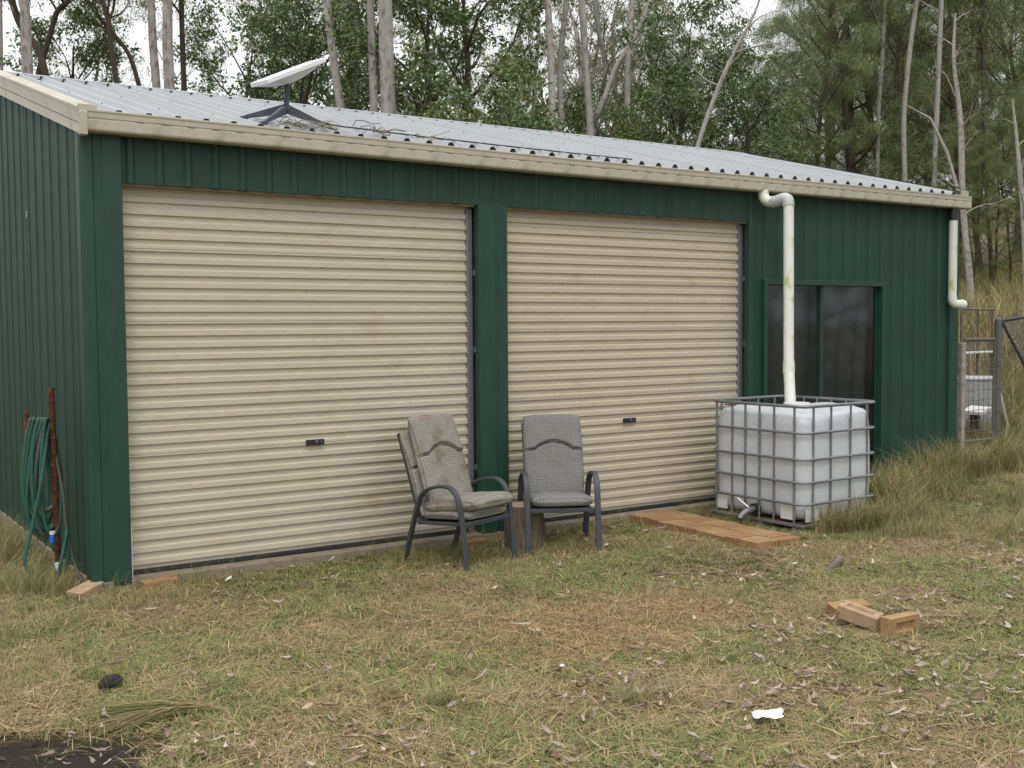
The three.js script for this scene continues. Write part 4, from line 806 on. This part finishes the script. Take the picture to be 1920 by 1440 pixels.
// the rear of the clearing as a fan: s runs from the left flank to the right, d is the distance from its middle
const fan = (s, d) => [-1.74 + d * lerp(0.1747, 0.936, s), 7.5 + d * lerp(-1.087, -0.578, s)];
const tall = [
  ['smooth', 0.05, [[3.81, 8.44, -25.37], [3.84, 9.59, -25.42], [3.86, 10.44, -25.46]]],
  ['smooth', 0.1, [[2.76, 6.63, -16.31], [2.76, 7.47, -16.37], [2.76, 8.1, -16.41]]],
  ['rough', 0.084, [[4.15, 7.73, -21.48], [4.0, 8.4, -21.62], [3.7, 8.92, -21.86], [3.53, 9.56, -22.01]]],
  ['rough', 0.067, [[4.21, 7.99, -22.66], [4.51, 9.05, -22.53], [4.67, 9.58, -22.45], [4.93, 9.85, -22.3]]],
  ['rough', 0.064, [[5.57, 7.46, -20.52], [5.48, 8.39, -20.63], [5.45, 9.03, -20.69], [5.35, 9.55, -20.79]]],
  ['rough', 0.055, [[6.6, 7.8, -22.26], [6.38, 8.75, -22.46], [6.0, 9.37, -22.76], [5.62, 10.0, -23.05]]],
  ['smooth', 0.082, [[5.16, 6.49, -15.9], [5.13, 7.5, -15.99], [5.13, 8.37, -16.05]]],
  ['smooth', 0.1, [[5.07, 6.25, -14.75], [5.07, 7.24, -14.81], [5.1, 8.08, -14.84]]],
  ['rough', 0.069, [[7.55, 7.66, -21.61], [7.56, 8.87, -21.69], [7.58, 10.12, -21.75]]],
  ['pale', 0.089, [[9.18, 6.4, -15.63], [9.09, 7.38, -15.75], [8.99, 8.93, -15.91]]],
  ['rough', 0.163, [[12.1, 7.45, -20.97], [12.07, 8.45, -21.05], [12.26, 9.63, -21.0], [12.15, 10.66, -21.14]]],
  ['smooth', 0.077, [[8.86, 5.96, -13.4], [8.87, 7.24, -13.48], [8.88, 8.34, -13.54]]],
  ['smooth', 0.129, [[7.69, 5.35, -10.53], [7.7, 6.51, -10.6], [7.71, 7.47, -10.65]]],
  ['pale', 0.074, [[12.5, 6.11, -12.18], [12.52, 7.34, -12.25], [12.51, 8.6, -12.34]]],
  ['pale', 0.068, [[13.85, 6.39, -13.71], [13.88, 7.69, -13.77], [14.06, 9.18, -13.75]]],
  ['smooth', 0.074, [[13.17, 5.6, -11.7], [13.14, 7.34, -11.84], [13.11, 8.6, -11.94]]],
  ['pale', 0.06, [[13.8, 6.03, -12.51], [14.09, 6.74, -12.36], [14.32, 7.39, -12.26], [14.74, 8.16, -12.02]]],
  ['pale', 0.066, [[14.47, 5.69, -12.04], [14.54, 7.45, -12.11], [14.67, 8.88, -12.12]]],
  ['pale', 0.045, [[13.91, 6.9, -14.91], [14.0, 7.93, -14.91], [14.08, 8.83, -14.91], [14.0, 9.47, -15.01]]],
  ['smooth', 0.056, [[20.45, 4.85, -9.2], [20.48, 6.39, -9.28], [20.68, 8.13, -9.26], [20.79, 8.87, -9.23]]],
  ['smooth', 0.056, [[21.01, 4.84, -8.82], [21.13, 6.64, -8.86], [21.23, 8.12, -8.88], [21.3, 9.11, -8.9]]],
  ['smooth', 0.045, [[20.75, 5.04, -10.22], [20.84, 6.84, -10.27], [20.96, 8.12, -10.27]]],
  ['rough', 0.053, [[23.88, 3.27, -9.22], [23.85, 5.01, -9.35], [23.86, 5.94, -9.4]]],
  ['dead', 0.046, [[13.64, 5.02, -8.94], [14.03, 6.22, -8.76], [14.32, 6.95, -8.61], [14.67, 7.68, -8.43], [14.86, 8.2, -8.34]]],
  ['dead', 0.066, [[18.92, 2.55, -6.46], [18.86, 3.98, -6.59], [18.88, 5.84, -6.7], [18.81, 7.05, -6.82], [18.88, 7.98, -6.84]]],
  ['dead', 0.048, [[17.06, 3.57, -4.15], [17.02, 4.81, -4.26], [16.98, 5.62, -4.34]]],
];
const tallLabels = {
  smooth: ['gum_tree', 'tall straight gum tree with smooth grey bark behind the shed', 'tall smooth-barked gums'],
  pale: ['pale_gum_tree', 'tall gum tree with pale, almost white bark behind the shed', 'pale-barked gums'],
  rough: ['rough_barked_tree', 'crooked tree with rough dark brown bark behind the shed', 'rough-barked trees'],
};
tall.forEach(([kind, rad, nodes], n) => {
  const r = rngOf(900 + n * 17), N = nodes.map((p) => V(...p)), a = N[0], slope0 = N[1].clone().sub(a); slope0.multiplyScalar(1 / slope0.y); slope0.multiplyScalar(0.55);
  const bx = clamp(slope0.x, -0.25, 0.25), bz = clamp(slope0.z, -0.25, 0.25);
  let gy = groundY(a.x - bx * 4, a.z - bz * 4); const dy = a.y - gy, foot = V(a.x - bx * dy, gy - 0.3, a.z - bz * dy);
  const path = [foot, foot.clone().lerp(a, 0.5).add(V(bx * -0.3, 0, bz * -0.3)), ...N], tip = N[N.length - 1], prev = N[N.length - 2], d = tip.clone().sub(prev).normalize();
  const dead = kind === 'dead', p = tip.clone();
  if (!dead) for (let k = 0; k < 4; k++) { d.addScaledVector(rnd3(r), 0.1); d.y += 0.5; d.normalize(); p.addScaledVector(d, 1.5 + r() * 0.6); path.push(p.clone()); }
  const home = V(foot.x, gy, foot.z), shifted = path.map((q) => q.clone().sub(home));
  const o = dead ? { bare: 0.45, limbs: n === 25 ? 4 : 9, limb: 1.1, limbR: 0.02, up0: 0.7, up1: 0.9, subs: 3, twigs: 2, tips: 0, leaves: 0, kind: 'gum', twist: 0.4 }
    : { bare: kind === 'rough' ? 0.42 : 0.52, limbs: kind === 'rough' ? 12 : 9, limb: kind === 'rough' ? 2.4 : 2.1, limbR: 0.04, up0: 0.5, up1: 1.3, subs: 4, twigs: 3, tips: 2, leaves: n < 9 ? 9 : 13, kind: 'gum', twist: kind === 'rough' ? 0.42 : 0.3, rise: 0.03 };
  if (n > 12 && n < 19) { o.bare = 0.62; o.leaves = 8; }
  const top = dead ? 0.35 : 0.25;
  const [tg, lg] = treeGeometry(shifted, [rad * 1.3, rad * 1.08, rad, rad * 0.92, rad * lerp(0.92, top, 0.6), rad * top], { ...o, segments: 30, sides: 12 }, r);
  const deadLabels = ['leaning bare white dead tree behind the shed ridge', 'bare forked dead trunk standing beyond the shed end', 'short broken grey snag at the edge of the thicket'];
  const own = { 12: 'stoutest smooth grey gum trunk rising close behind the shed roof', 16: 'pale gum tree leaning across the straight trunks around it', 10: 'thick dark rough-barked tree with a twisted trunk behind the shed', 0: 'thin smooth grey gum trunk far behind the shed side wall' }[n];
  const [nm, lb, gp] = own ? [tallLabels[kind][0], own, undefined] : dead ? ['dead_tree', deadLabels[n - 23], undefined] : tallLabels[kind];
  const t = thing(nm, lb, 'tree', [foot.x, gy, foot.z], 0, gp);
  mesh('trunk', tg, M[kind], t);
  if (lg) mesh('crown', lg, M.leaf, t).userData.kind = 'stuff';
  if (n === 23) { const w = new Geo(); w.tube([[14.32, 6.95, -8.61], [14.5, 7.03, -8.5], [14.8, 7.11, -8.3], [15.35, 7.2, -7.94]].map((q) => V(q[0] - foot.x, q[1] - gy, q[2] - foot.z)), [0.02, 0.018, 0.013, 0.006], 6); mesh('branch', w.done(), M.dead, t); }
  if (n === 24) { const w = new Geo(); w.tube([[18.86, 3.9, -6.6], [18.79, 4.31, -6.66], [18.62, 5.13, -6.82], [18.37, 5.82, -7.04], [17.97, 6.1, -7.32]].map((q) => V(q[0] - foot.x, q[1] - gy, q[2] - foot.z)), [0.05, 0.045, 0.035, 0.028, 0.012], 7); mesh('branch', w.done(), M.dead, t); }
});
{
  const r = rngOf(52); let k = 0;
  const sow = (kind, s, d, sc, sy) => { const [x, z] = fan(s, d); plant(kind, k++, x, z, sc * (0.9 + r() * 0.2), r() * 6.28, sy); };
  // understorey that can be told apart
  for (const [s, d, sc] of [[0.425, 25, 1.15], [0.45, 27, 1.2], [0.29, 28, 1.0], [0.23, 31, 1.15], [0.32, 33, 1.2], [0.06, 30, 0.95], [0.655, 25, 0.85], [0.69, 27, 0.8], [0.635, 30, 0.85], [0.725, 24.5, 0.72]]) sow('broad', s, d, sc, 1.05);
  for (const [s, d, sc] of [[0.465, 20.5, 1.0], [0.495, 21, 0.9], [0.53, 20, 0.6], [0.59, 29, 0.9], [0.42, 21, 0.85], [0.645, 24, 0.8]]) sow('bright', s, d, sc, 1);
  for (const [s, d, sc] of [[0.09, 32, 0.8], [0.20, 35, 0.75], [0.38, 34, 0.95], [0.505, 36, 0.62], [0.55, 32, 0.95], [0.585, 35, 1.05], [0.63, 36, 1.05], [0.35, 38, 0.9], [0.53, 41, 1.0], [0.565, 39, 1.1], [0.60, 42, 1.2], [0.66, 40, 0.72], [0.45, 42, 0.65], [0.28, 42, 0.8], [0.70, 34, 0.6], [0.575, 28, 0.85], [0.47, 38, 0.7], [0.61, 31, 0.8], [0.54, 35, 0.85], [0.72, 40, 0.7]]) sow('gum', s, d, sc, 1);
  for (const [s, d, sc] of [[0.755, 29, 0.55], [0.795, 27, 0.85], [0.825, 31, 1.1], [0.83, 28, 1.0], [0.855, 32, 1.15], [0.88, 29, 1.05], [0.91, 33, 1.15], [0.935, 30, 1.1], [0.96, 33, 1.2], [1.0, 34, 1.1], [1.03, 36, 1.15], [0.815, 36, 1.2], [0.84, 38, 1.25], [0.90, 39, 1.25], [0.95, 38, 1.25], [1.0, 37, 1.25], [1.04, 33, 1.2], [0.735, 38, 0.6], [0.775, 42, 0.7], [0.87, 45, 1.4], [0.93, 46, 1.4], [0.99, 44, 1.4], [0.81, 47, 1.35]]) sow('oak', s, d, sc, 1);
  for (const [s, d, sc] of [[0.955, 25.5, 0.33], [0.985, 27, 0.42], [1.015, 26, 0.4], [0.97, 29, 0.5], [0.93, 26, 0.4], [0.50, 30, 0.55], [0.465, 34, 0.55], [0.40, 31, 0.6], [0.645, 32, 0.65]]) sow('oak', s, d, sc, 0.9);
}

// the bush goes on past the side wall
{
  const r = rngOf(59); let k = 0;
  for (const [x, z, kind, sc] of [[-9, -16, 'oak', 1.0], [-12, -10, 'gum', 1.1], [-13, -4, 'oak', 1.1], [-11.5, -13, 'broad', 1.2], [-15, -7, 'oak', 1.2], [-14, 1, 'gum', 1.1], [-15.5, -1, 'broad', 1.3], [-7, -20, 'gum', 1.0]]) {
    const t = plant(kind, k++, x, z, sc, r() * 6.28); tag(t, { oak: 'dark feathery tree standing off the shed side wall', broad: 'dense broadleaf tree standing off the shed side wall', gum: 'slender gum tree standing off the shed side wall' }[kind], null, 'trees off the side wall');
  }
}
// bush on the far side of the yard, mirrored in the glass door
{
  const r = rngOf(58); let k = 0;
  for (const [x, z, kind, sc] of [[13, 13, 'oak', 1], [15.5, 11, 'broad', 1.2], [17, 14, 'oak', 1.1], [19, 10.5, 'oak', 1], [20.5, 13.5, 'gum', 1.1], [22.5, 11, 'oak', 1.15], [24, 15, 'oak', 1.2], [26.5, 12, 'broad', 1.4], [15, 17, 'gum', 1.1], [19.5, 18, 'oak', 1.2]]) {
    const t = plant(kind, k++, x, z, sc, r() * 6.28); tag(t, { oak: 'dark feathery tree on the far side of the yard, facing the glass door', broad: 'dense broadleaf tree on the far side of the yard, facing the glass door', gum: 'slender gum tree on the far side of the yard, facing the glass door' }[kind], null, 'trees facing the shed');
  }
}

// ---------------------------------------------------------------- ground cover
function tuft(seed, n, spread, h0, h1, wide, bend, cols, flat = 0) {
  const r = rngOf(seed), g = new Geo();
  for (let k = 0; k < n; k++) {
    const a = r() * 6.283, q = Math.sqrt(r()) * spread, x = Math.cos(a) * q, z = Math.sin(a) * q, b = r() * 6.283, h = lerp(h0, h1, r()), w = wide * (0.7 + r() * 0.6), ln = bend * (0.4 + r()), c = cols[Math.floor(r() * cols.length)], t = 0.75 + r() * 0.5;
    const col = [c[0] * t, c[1] * t, c[2] * t], sx = -Math.sin(b) * w / 2, sz = Math.cos(b) * w / 2, dx = Math.cos(b), dz = Math.sin(b);
    const P = (f) => { const up = flat ? h * (0.06 + 0.2 * f * (1 - f)) * flat : h * (f - 0.28 * ln * f * f), out = flat ? h * f : h * ln * f * f; return [x + dx * out, up, z + dz * out]; };
    const seg = 3; let pa = null;
    for (let m = 0; m <= seg; m++) {
      const f = m / seg, [px, py, pz] = P(f), k2 = 1 - 0.85 * f * f;
      const i = g.v(px + sx * k2, py, pz + sz * k2, 0, f, col), j = g.v(px - sx * k2, py, pz - sz * k2, 1, f, col);
      if (pa) g.quad(pa[0], pa[1], j, i); pa = [i, j];
    }
  }
  return g.done();
}
const GREEN = [[0.125, 0.18, 0.04], [0.17, 0.215, 0.052], [0.095, 0.15, 0.03], [0.215, 0.225, 0.065]], STRAW = [[0.42, 0.325, 0.165], [0.34, 0.255, 0.125], [0.50, 0.405, 0.225], [0.28, 0.20, 0.105]], MIX = [...GREEN, ...STRAW];
function scatter(name, label, geo, spots, mat = M.blade) {  // spots: [x, z, scale, turn, [tint], tilt, y]
  const m = new THREE.InstancedMesh(geo, mat, spots.length), o = new THREE.Object3D(), c = new THREE.Color();
  spots.forEach(([x, z, s, a, t, tilt = 0, dy = 0], k) => { o.position.set(x, groundY(x, z) + dy, z); o.rotation.set(tilt, a, tilt * 0.7, 'YXZ'); o.scale.setScalar(s); o.updateMatrix(); m.setMatrixAt(k, o.matrix); c.setRGB(t[0], t[1], t[2]); m.setColorAt(k, c); });
  m.name = numbered(name); m.castShadow = m.receiveShadow = true; scene.add(m); return tag(m, label, 'grass', null, 'stuff');
}
const inShed = (x, z) => x > -0.06 && x < RX + 0.06 && z < 0.03;
const onPath = (x, z) => x > 4.38 && x < 5.0 && z > -0.1 && z < 1.64;
const byBrick = (x, z) => Math.hypot(x - 3.43, z - 3.45) < 0.24;
const inTank = (x, z) => x > 5.17 && x < 6.17 && z > 0.25 && z < 1.35;
const yard = (r) => { // denser near the middle of the yard
  for (;;) { const x = -4 + r() * 17, z = -3.5 + r() * 10.6, d = Math.hypot(x - 1, (z - 4)); if (inShed(x, z) || onPath(x, z) || inTank(x, z) || (byBrick(x, z) && r() < 0.75)) continue; if (x < -0.1 && z < -4) continue; if (r() < clamp(4.2 / (d + 1), 0.2, 1)) return [x, z]; }
};
{
  const r = rngOf(61), A = [[], [], []], B = [[], [], []], C = [[], []];
  for (let k = 0; k < 84000; k++) {
    const [x, z] = yard(r), g = greenAt(x, z), bare = clamp(bareAt(x, z)), st = strawAt(x, z), so = soilAt(x, z);
    if (r() < so * 0.97 || r() < bare * 0.8) continue;
    const isGreen = r() < (0.2 + 0.78 * g) * (1 - 0.85 * st), t = 0.75 + r() * 0.5;
    (isGreen ? A : B)[k % 3].push([x, z, 0.6 + r() * 0.75, r() * 6.28, [t, t * (0.95 + r() * 0.1), t], (r() - 0.5) * 0.3]);
  }
  for (let k = 0; k < 42000; k++) {
    const [x, z] = yard(r), so = soilAt(x, z), bare = clamp(bareAt(x, z)), t = 0.6 + r() * 0.7; if (r() < so * 0.9 || r() < bare * 0.45) continue;
    const st = strawAt(x, z); C[k % 2].push([x, z, 0.5 + r() * 0.8, r() * 6.28, [t * (1 + 0.1 * st), t * (0.97 - 0.06 * st), t * (0.95 - 0.12 * st)], (r() - 0.5) * 0.12, 0.004 + r() * 0.014]);
  }
  A.forEach((s, k) => scatter('lawn_grass', 'short green lawn grass growing in patches over the yard', tuft(70 + k, 12, 0.05, 0.022, 0.07, 0.0030, 1.3, [...GREEN, ...GREEN, STRAW[0]]), s));
  B.forEach((s, k) => scatter('dry_grass', 'short dry straw-coloured grass standing in the lawn', tuft(80 + k, 11, 0.055, 0.02, 0.06, 0.0028, 1.6, [...STRAW, GREEN[3]]), s));
  C.forEach((s, k) => scatter('straw', 'loose dead grass stalks matted on the ground', tuft(90 + k, 7, 0.07, 0.05, 0.17, 0.0024, 1, STRAW, 1), s));
}
{ // taller grass: along the slab, by the hose stand, beside the tank, at the gate, on the bank
  const r = rngOf(64), T = [[], [], []], clump = (x, z, w, d, n, s0, s1, dry) => { for (let k = 0; k < n; k++) { const px = x + gauss(r) * w, pz = z + gauss(r) * d; if (inShed(px, pz) || onPath(px, pz) || inTank(px, pz)) continue; const t = 0.7 + r() * 0.5, y = dry && r() < dry; T[y ? 2 : Math.floor(r() * 2)].push([px, pz, lerp(s0, s1, r()), r() * 6.28, [t, t, t], (r() - 0.5) * 0.3]); } };
  for (let k = 0; k < 420; k++) { const x = r() * 6, z = 0.06 + r() * r() * 0.35; if (fbm(x * 2, 3, 1) > -0.08 && !inTank(x, z) && !onPath(x, z)) T[Math.floor(r() * 3)].push([x, z, 0.14 + r() * 0.25, r() * 6.28, grey(0.75 + r() * 0.4), 0]); }
  clump(-0.35, -0.35, 0.35, 0.45, 160, 0.2, 0.5, 0.5); clump(-0.22, -0.12, 0.14, 0.2, 90, 0.2, 0.45, 0.5); clump(-0.25, -2.0, 0.25, 1.2, 260, 0.25, 0.55, 0.5); clump(-0.9, 0.6, 0.6, 0.5, 260, 0.15, 0.4, 0.55); clump(-0.7, 1.7, 0.8, 0.5, 260, 0.12, 0.34, 0.6); clump(0.2, 0.5, 0.5, 0.25, 130, 0.12, 0.34, 0.5);
  clump(6.55, 1.0, 0.35, 0.3, 330, 0.4, 0.95, 0.55); clump(6.3, 1.5, 0.45, 0.22, 150, 0.35, 0.75, 0.5); clump(5.8, 1.52, 0.3, 0.09, 130, 0.4, 0.75, 0.5); clump(5.42, 1.48, 0.2, 0.06, 95, 0.3, 0.7, 0.5); clump(5.9, 1.85, 0.5, 0.2, 150, 0.2, 0.5, 0.5); clump(7.3, 0.75, 0.6, 0.35, 360, 0.35, 0.9, 0.6); clump(8.4, 0.45, 0.7, 0.3, 380, 0.4, 1.0, 0.6); clump(9.6, 0.35, 0.7, 0.4, 420, 0.4, 0.9, 0.55);
  clump(10.6, -0.3, 0.8, 0.5, 480, 0.5, 1.0, 0.45); clump(11.3, -1.4, 0.9, 0.8, 480, 0.6, 1.2, 0.65); clump(8.2, 1.7, 1.0, 0.6, 420, 0.25, 0.55, 0.5); clump(6.6, 2.2, 0.9, 0.5, 320, 0.18, 0.4, 0.45); clump(5.4, 0.15, 0.4, 0.1, 30, 0.15, 0.3, 0.2); clump(5.05, 0.75, 0.06, 0.25, 26, 0.2, 0.45, 0.1);
  clump(2.3, 0.45, 0.45, 0.3, 210, 0.14, 0.3, 0.35); clump(3.3, 0.75, 0.5, 0.25, 130, 0.12, 0.26, 0.35); clump(0.75, 3.15, 0.1, 0.08, 40, 0.2, 0.34, 0.3); clump(1.5, 3.6, 0.14, 0.1, 36, 0.2, 0.32, 0.4); clump(3.6, 3.3, 0.25, 0.15, 60, 0.15, 0.3, 0.3);
  for (let k = 0; k < 6500; k++) { const x = 10.5 + r() * 22, z = -1 - r() * 13; if (z > 0.55 * (x - 9) - 2 || inShed(x, z)) continue; T[r() < 0.55 ? 2 : Math.floor(r() * 2)].push([x, z, 0.7 + r() * 0.9, r() * 6.28, grey(0.8 + r() * 0.4), (r() - 0.5) * 0.3]); }
  T.forEach((s, k) => scatter('tall_grass', 'tufts of tall rank grass around the shed, tank and gate', tuft(110 + k, 11, 0.09, 0.18, 0.66, 0.0042, 0.8, k === 2 ? [...STRAW, STRAW[0], GREEN[3]] : [...GREEN, GREEN[3], STRAW[0], STRAW[2]]), s));
}
{ // fallen gum leaves and strips of bark
  const r = rngOf(65), kinds = [[0.9, 0.0105, 0.10, 0.5], [1.6, 0.009, 0.09, 1.2], [-1.0, 0.012, 0.085, -0.9], [0.5, 0.0075, 0.15, 0.4], [2.4, 0.014, 0.07, 1.6]].map(([curl, wide, len, twist], s) => {
    const g = new Geo(), q = rngOf(500 + s), n = 8, c = [1, 1, 1]; let pa = null;
    for (let m = 0; m <= n; m++) {
      const f = m / n, e = f - 0.5, w = wide * Math.sin(Math.PI * Math.pow(f, s === 3 ? 0.4 : 0.75)) * (0.8 + q() * 0.4) + 0.0006, a = e * twist + 0.5, x = e * len, y = 0.006 + 0.055 * e * e * Math.abs(curl) + 0.004 * q(), z = 0.05 * e * e * curl + 0.004 * q(), cw = Math.cos(a) * w, sw = Math.sin(a) * w;
      const i = g.v(x, y + sw + w * 0.35, z + cw, 0, f, c), k = g.v(x, y, z, 0.5, f, c), j = g.v(x, y - sw * 0.6 + w * 0.4, z - cw, 1, f, c); if (pa) { g.quad(pa[0], pa[1], k, i); g.quad(pa[1], pa[2], j, k); } pa = [i, k, j];
    }
    return g.done();
  });
  const S = kinds.map(() => []), cols = [[0.40, 0.33, 0.265], [0.48, 0.41, 0.34], [0.27, 0.20, 0.15], [0.34, 0.25, 0.18], [0.44, 0.345, 0.28], [0.22, 0.13, 0.10], [0.31, 0.25, 0.19]];
  for (let k = 0; k < 30000; k++) {
    const [x, z] = yard(r), w = 0.10 + 0.9 * ss(2.5, 4.2, z + fbm(x * 1.2, z * 1.2, 6) + 0.12 * x) + 0.35 * clamp(bareAt(x, z)), cl = 0.12 + 1.1 * ss(-0.12, 0.22, fbm(x * 1.9, z * 1.9, 44)); if (r() > w * cl) continue;
    const c = cols[Math.floor(r() * cols.length)], t = 0.6 + r() * 0.48; S[k % 5].push([x, z, 0.32 + Math.pow(r(), 1.5) * 0.75, r() * 6.28, [c[0] * t, c[1] * t, c[2] * t], (r() - 0.5) * 0.6, 0.014 + r() * 0.03]);
  }
  S.forEach((s, k) => scatter('leaf_litter', 'curled dry gum leaves and bark fallen over the lawn', kinds[k], s, M.litter).userData.category = 'leaves');
  const cg = new THREE.IcosahedronGeometry(0.012, 1), P = cg.attributes.position; for (let k = 0; k < P.count; k++) { const n = 1 + 0.6 * noise(P.getX(k) * 90, P.getY(k) * 90, P.getZ(k) * 90); P.setXYZ(k, P.getX(k) * n, P.getY(k) * n * 0.7, P.getZ(k) * n); } cg.computeVertexNormals();
  const C = []; for (let k = 0; k < 5200; k++) { const x = -2 + r() * 6.8, z = 0.4 + r() * 3.6; if (r() < 0.9 * soilAt(x, z) + 0.2 * clamp(bareAt(x, z))) { const t = soilAt(x, z) > 0.4 ? [0.05, 0.04, 0.033] : [0.16, 0.115, 0.08], q = 0.7 + r() * 0.6; C.push([x, z, 0.3 + r() * r() * 1.9, r() * 6, t.map((v) => v * q), r(), 0.0]); } }
  scatter('soil_crumbs', 'loose crumbs of earth on the bare soil', cg, C, std({ color: L(1, 1, 1), roughness: 1 })).userData.category = 'soil';
}
// a pulled clump of long grass lying by the bare soil
{
  const r = rngOf(66), g = new Geo();
  for (let k = 0; k < 150; k++) {
    const w = (r() - 0.5) * 0.7, st = r() < 0.55, c0 = st ? STRAW[Math.floor(r() * 4)] : GREEN[Math.floor(r() * 4)], t = 0.7 + r() * 0.5, c = c0.map((v) => v * t), len = 0.25 + r() * 0.4, pts = [];
    for (let m = 0; m < 6; m++) { const f = m / 5, a = -0.38 + Math.PI + w * (0.3 + f), x = -0.12 + (r() - 0.5) * 0.008 + (r() * 0 + 1) * Math.cos(a) * len * f + w * 0.02, z = 2.70 - Math.sin(a) * len * f * 0.9 + w * 0.05; pts.push(V(x, groundY(x, z) + 0.03 + 0.05 * Math.sin(f * 3) * (0.4 + r() * 0.3) * (k % 5) / 4, z)); }
    g.tube(pts, [0.0026, 0.0024, 0.0022, 0.0018, 0.0014, 0.0005], 3, false, c);
  }
  tag(single('pulled_grass', g.done(), M.blade, 'fan of pulled long grass lying beside the bare soil', 'grass'), null, null, null, 'stuff');
}
// small things on the lawn
{
  const r = rngOf(67);
  const clod = new THREE.IcosahedronGeometry(0.045, 4), p = clod.attributes.position; for (let k = 0; k < p.count; k++) { const x = p.getX(k), y = p.getY(k), z = p.getZ(k), n = 1 + 0.5 * fbm(x * 22, y * 22, z * 22 + 4); p.setXYZ(k, x * n * 1.25, y * n * 0.9, z * n); } clod.computeVertexNormals();
  const c = single('soil_clod', metreUV(clod), M.soil, 'dark crumbly clod of soil sitting on the lawn', 'clod'); c.position.set(-0.44, groundY(-0.44, 2.13) + 0.045, 2.13);
  const sheet = (w, d, amp, seed) => { const g = new Geo(), n = 12; for (const s of [0, 1]) for (let j = 0; j <= n; j++) for (let i = 0; i <= n; i++) { const x = (i / n - 0.5) * w, z = (j / n - 0.5) * d; g.v(x + 0.02 * noise(z * 20, seed), amp * fbm(x * 14, z * 14, seed) + 0.02 - s * 0.0012, z * (1 - 0.4 * i / n), x, z); } for (const s of [0, 1]) for (let j = 0; j < n; j++) for (let i = 0; i < n; i++) { const a = s * (n + 1) * (n + 1) + j * (n + 1) + i; g.quad(a, a + 1, a + n + 2, a + n + 1); } return g.done(); };
  const pp = single('paper_scrap', sheet(0.13, 0.085, 0.04, 3), M.paper, 'torn white paper scrap lying flat on the leafy lawn', 'paper'); pp.position.set(1.77, groundY(1.77, 4.19) + 0.035, 4.19); pp.rotation.y = -0.5;
  const bits = [[4.16, 2.19, 0.055, 'small white shard on the lawn past the brick path end'], [0.79, 0.28, 0.06, 'small white shard on the ground below the roller door'], [3.52, 0.9, 0.035, 'tiny white flake by the foot of the clean chair'], [1.52, 3.05, 0.025, 'tiny white flake on the straw patch edge']];
  bits.forEach(([x, z, s, l], k) => { const b = single('white_shard', sheet(s, s * 0.7, 0.03, 7 + k), M.paper, l, 'shard'); b.position.set(x, groundY(x, z) + 0.03, z); b.rotation.y = k; });
  const stick = (pts, rs, label) => { const q = pts.map(([x, z, h]) => V(x, groundY(x, z) + h, z)), g = new Geo(), cv = new THREE.CatmullRomCurve3(q).getPoints(16); g.tube(cv, cv.map((_, k) => lerp(rs[0], rs[1], k / 16) * (1 + 0.25 * noise(k * 0.7, rs[0] * 90))), 8); return single('stick', g.done(), M.stump, label, 'stick'); };
  stick([[4.2, 2.43, 0.02], [4.33, 2.38, 0.045], [4.44, 2.34, 0.06]], [0.016, 0.034], 'thick knobbly grey stick lying past the brick path');
  stick([[4.46, 2.40, 0.02], [4.56, 2.34, 0.03], [4.66, 2.27, 0.035]], [0.012, 0.008], 'thin grey stick lying beside the thick knobbly one');
  stick([[3.18, 1.72, 0.015], [3.34, 1.80, 0.03], [3.5, 1.91, 0.028], [3.66, 1.97, 0.02]], [0.007, 0.010], 'long thin brown stick lying on the bare earth before the brick path');
}
renderer.render(scene, camera);
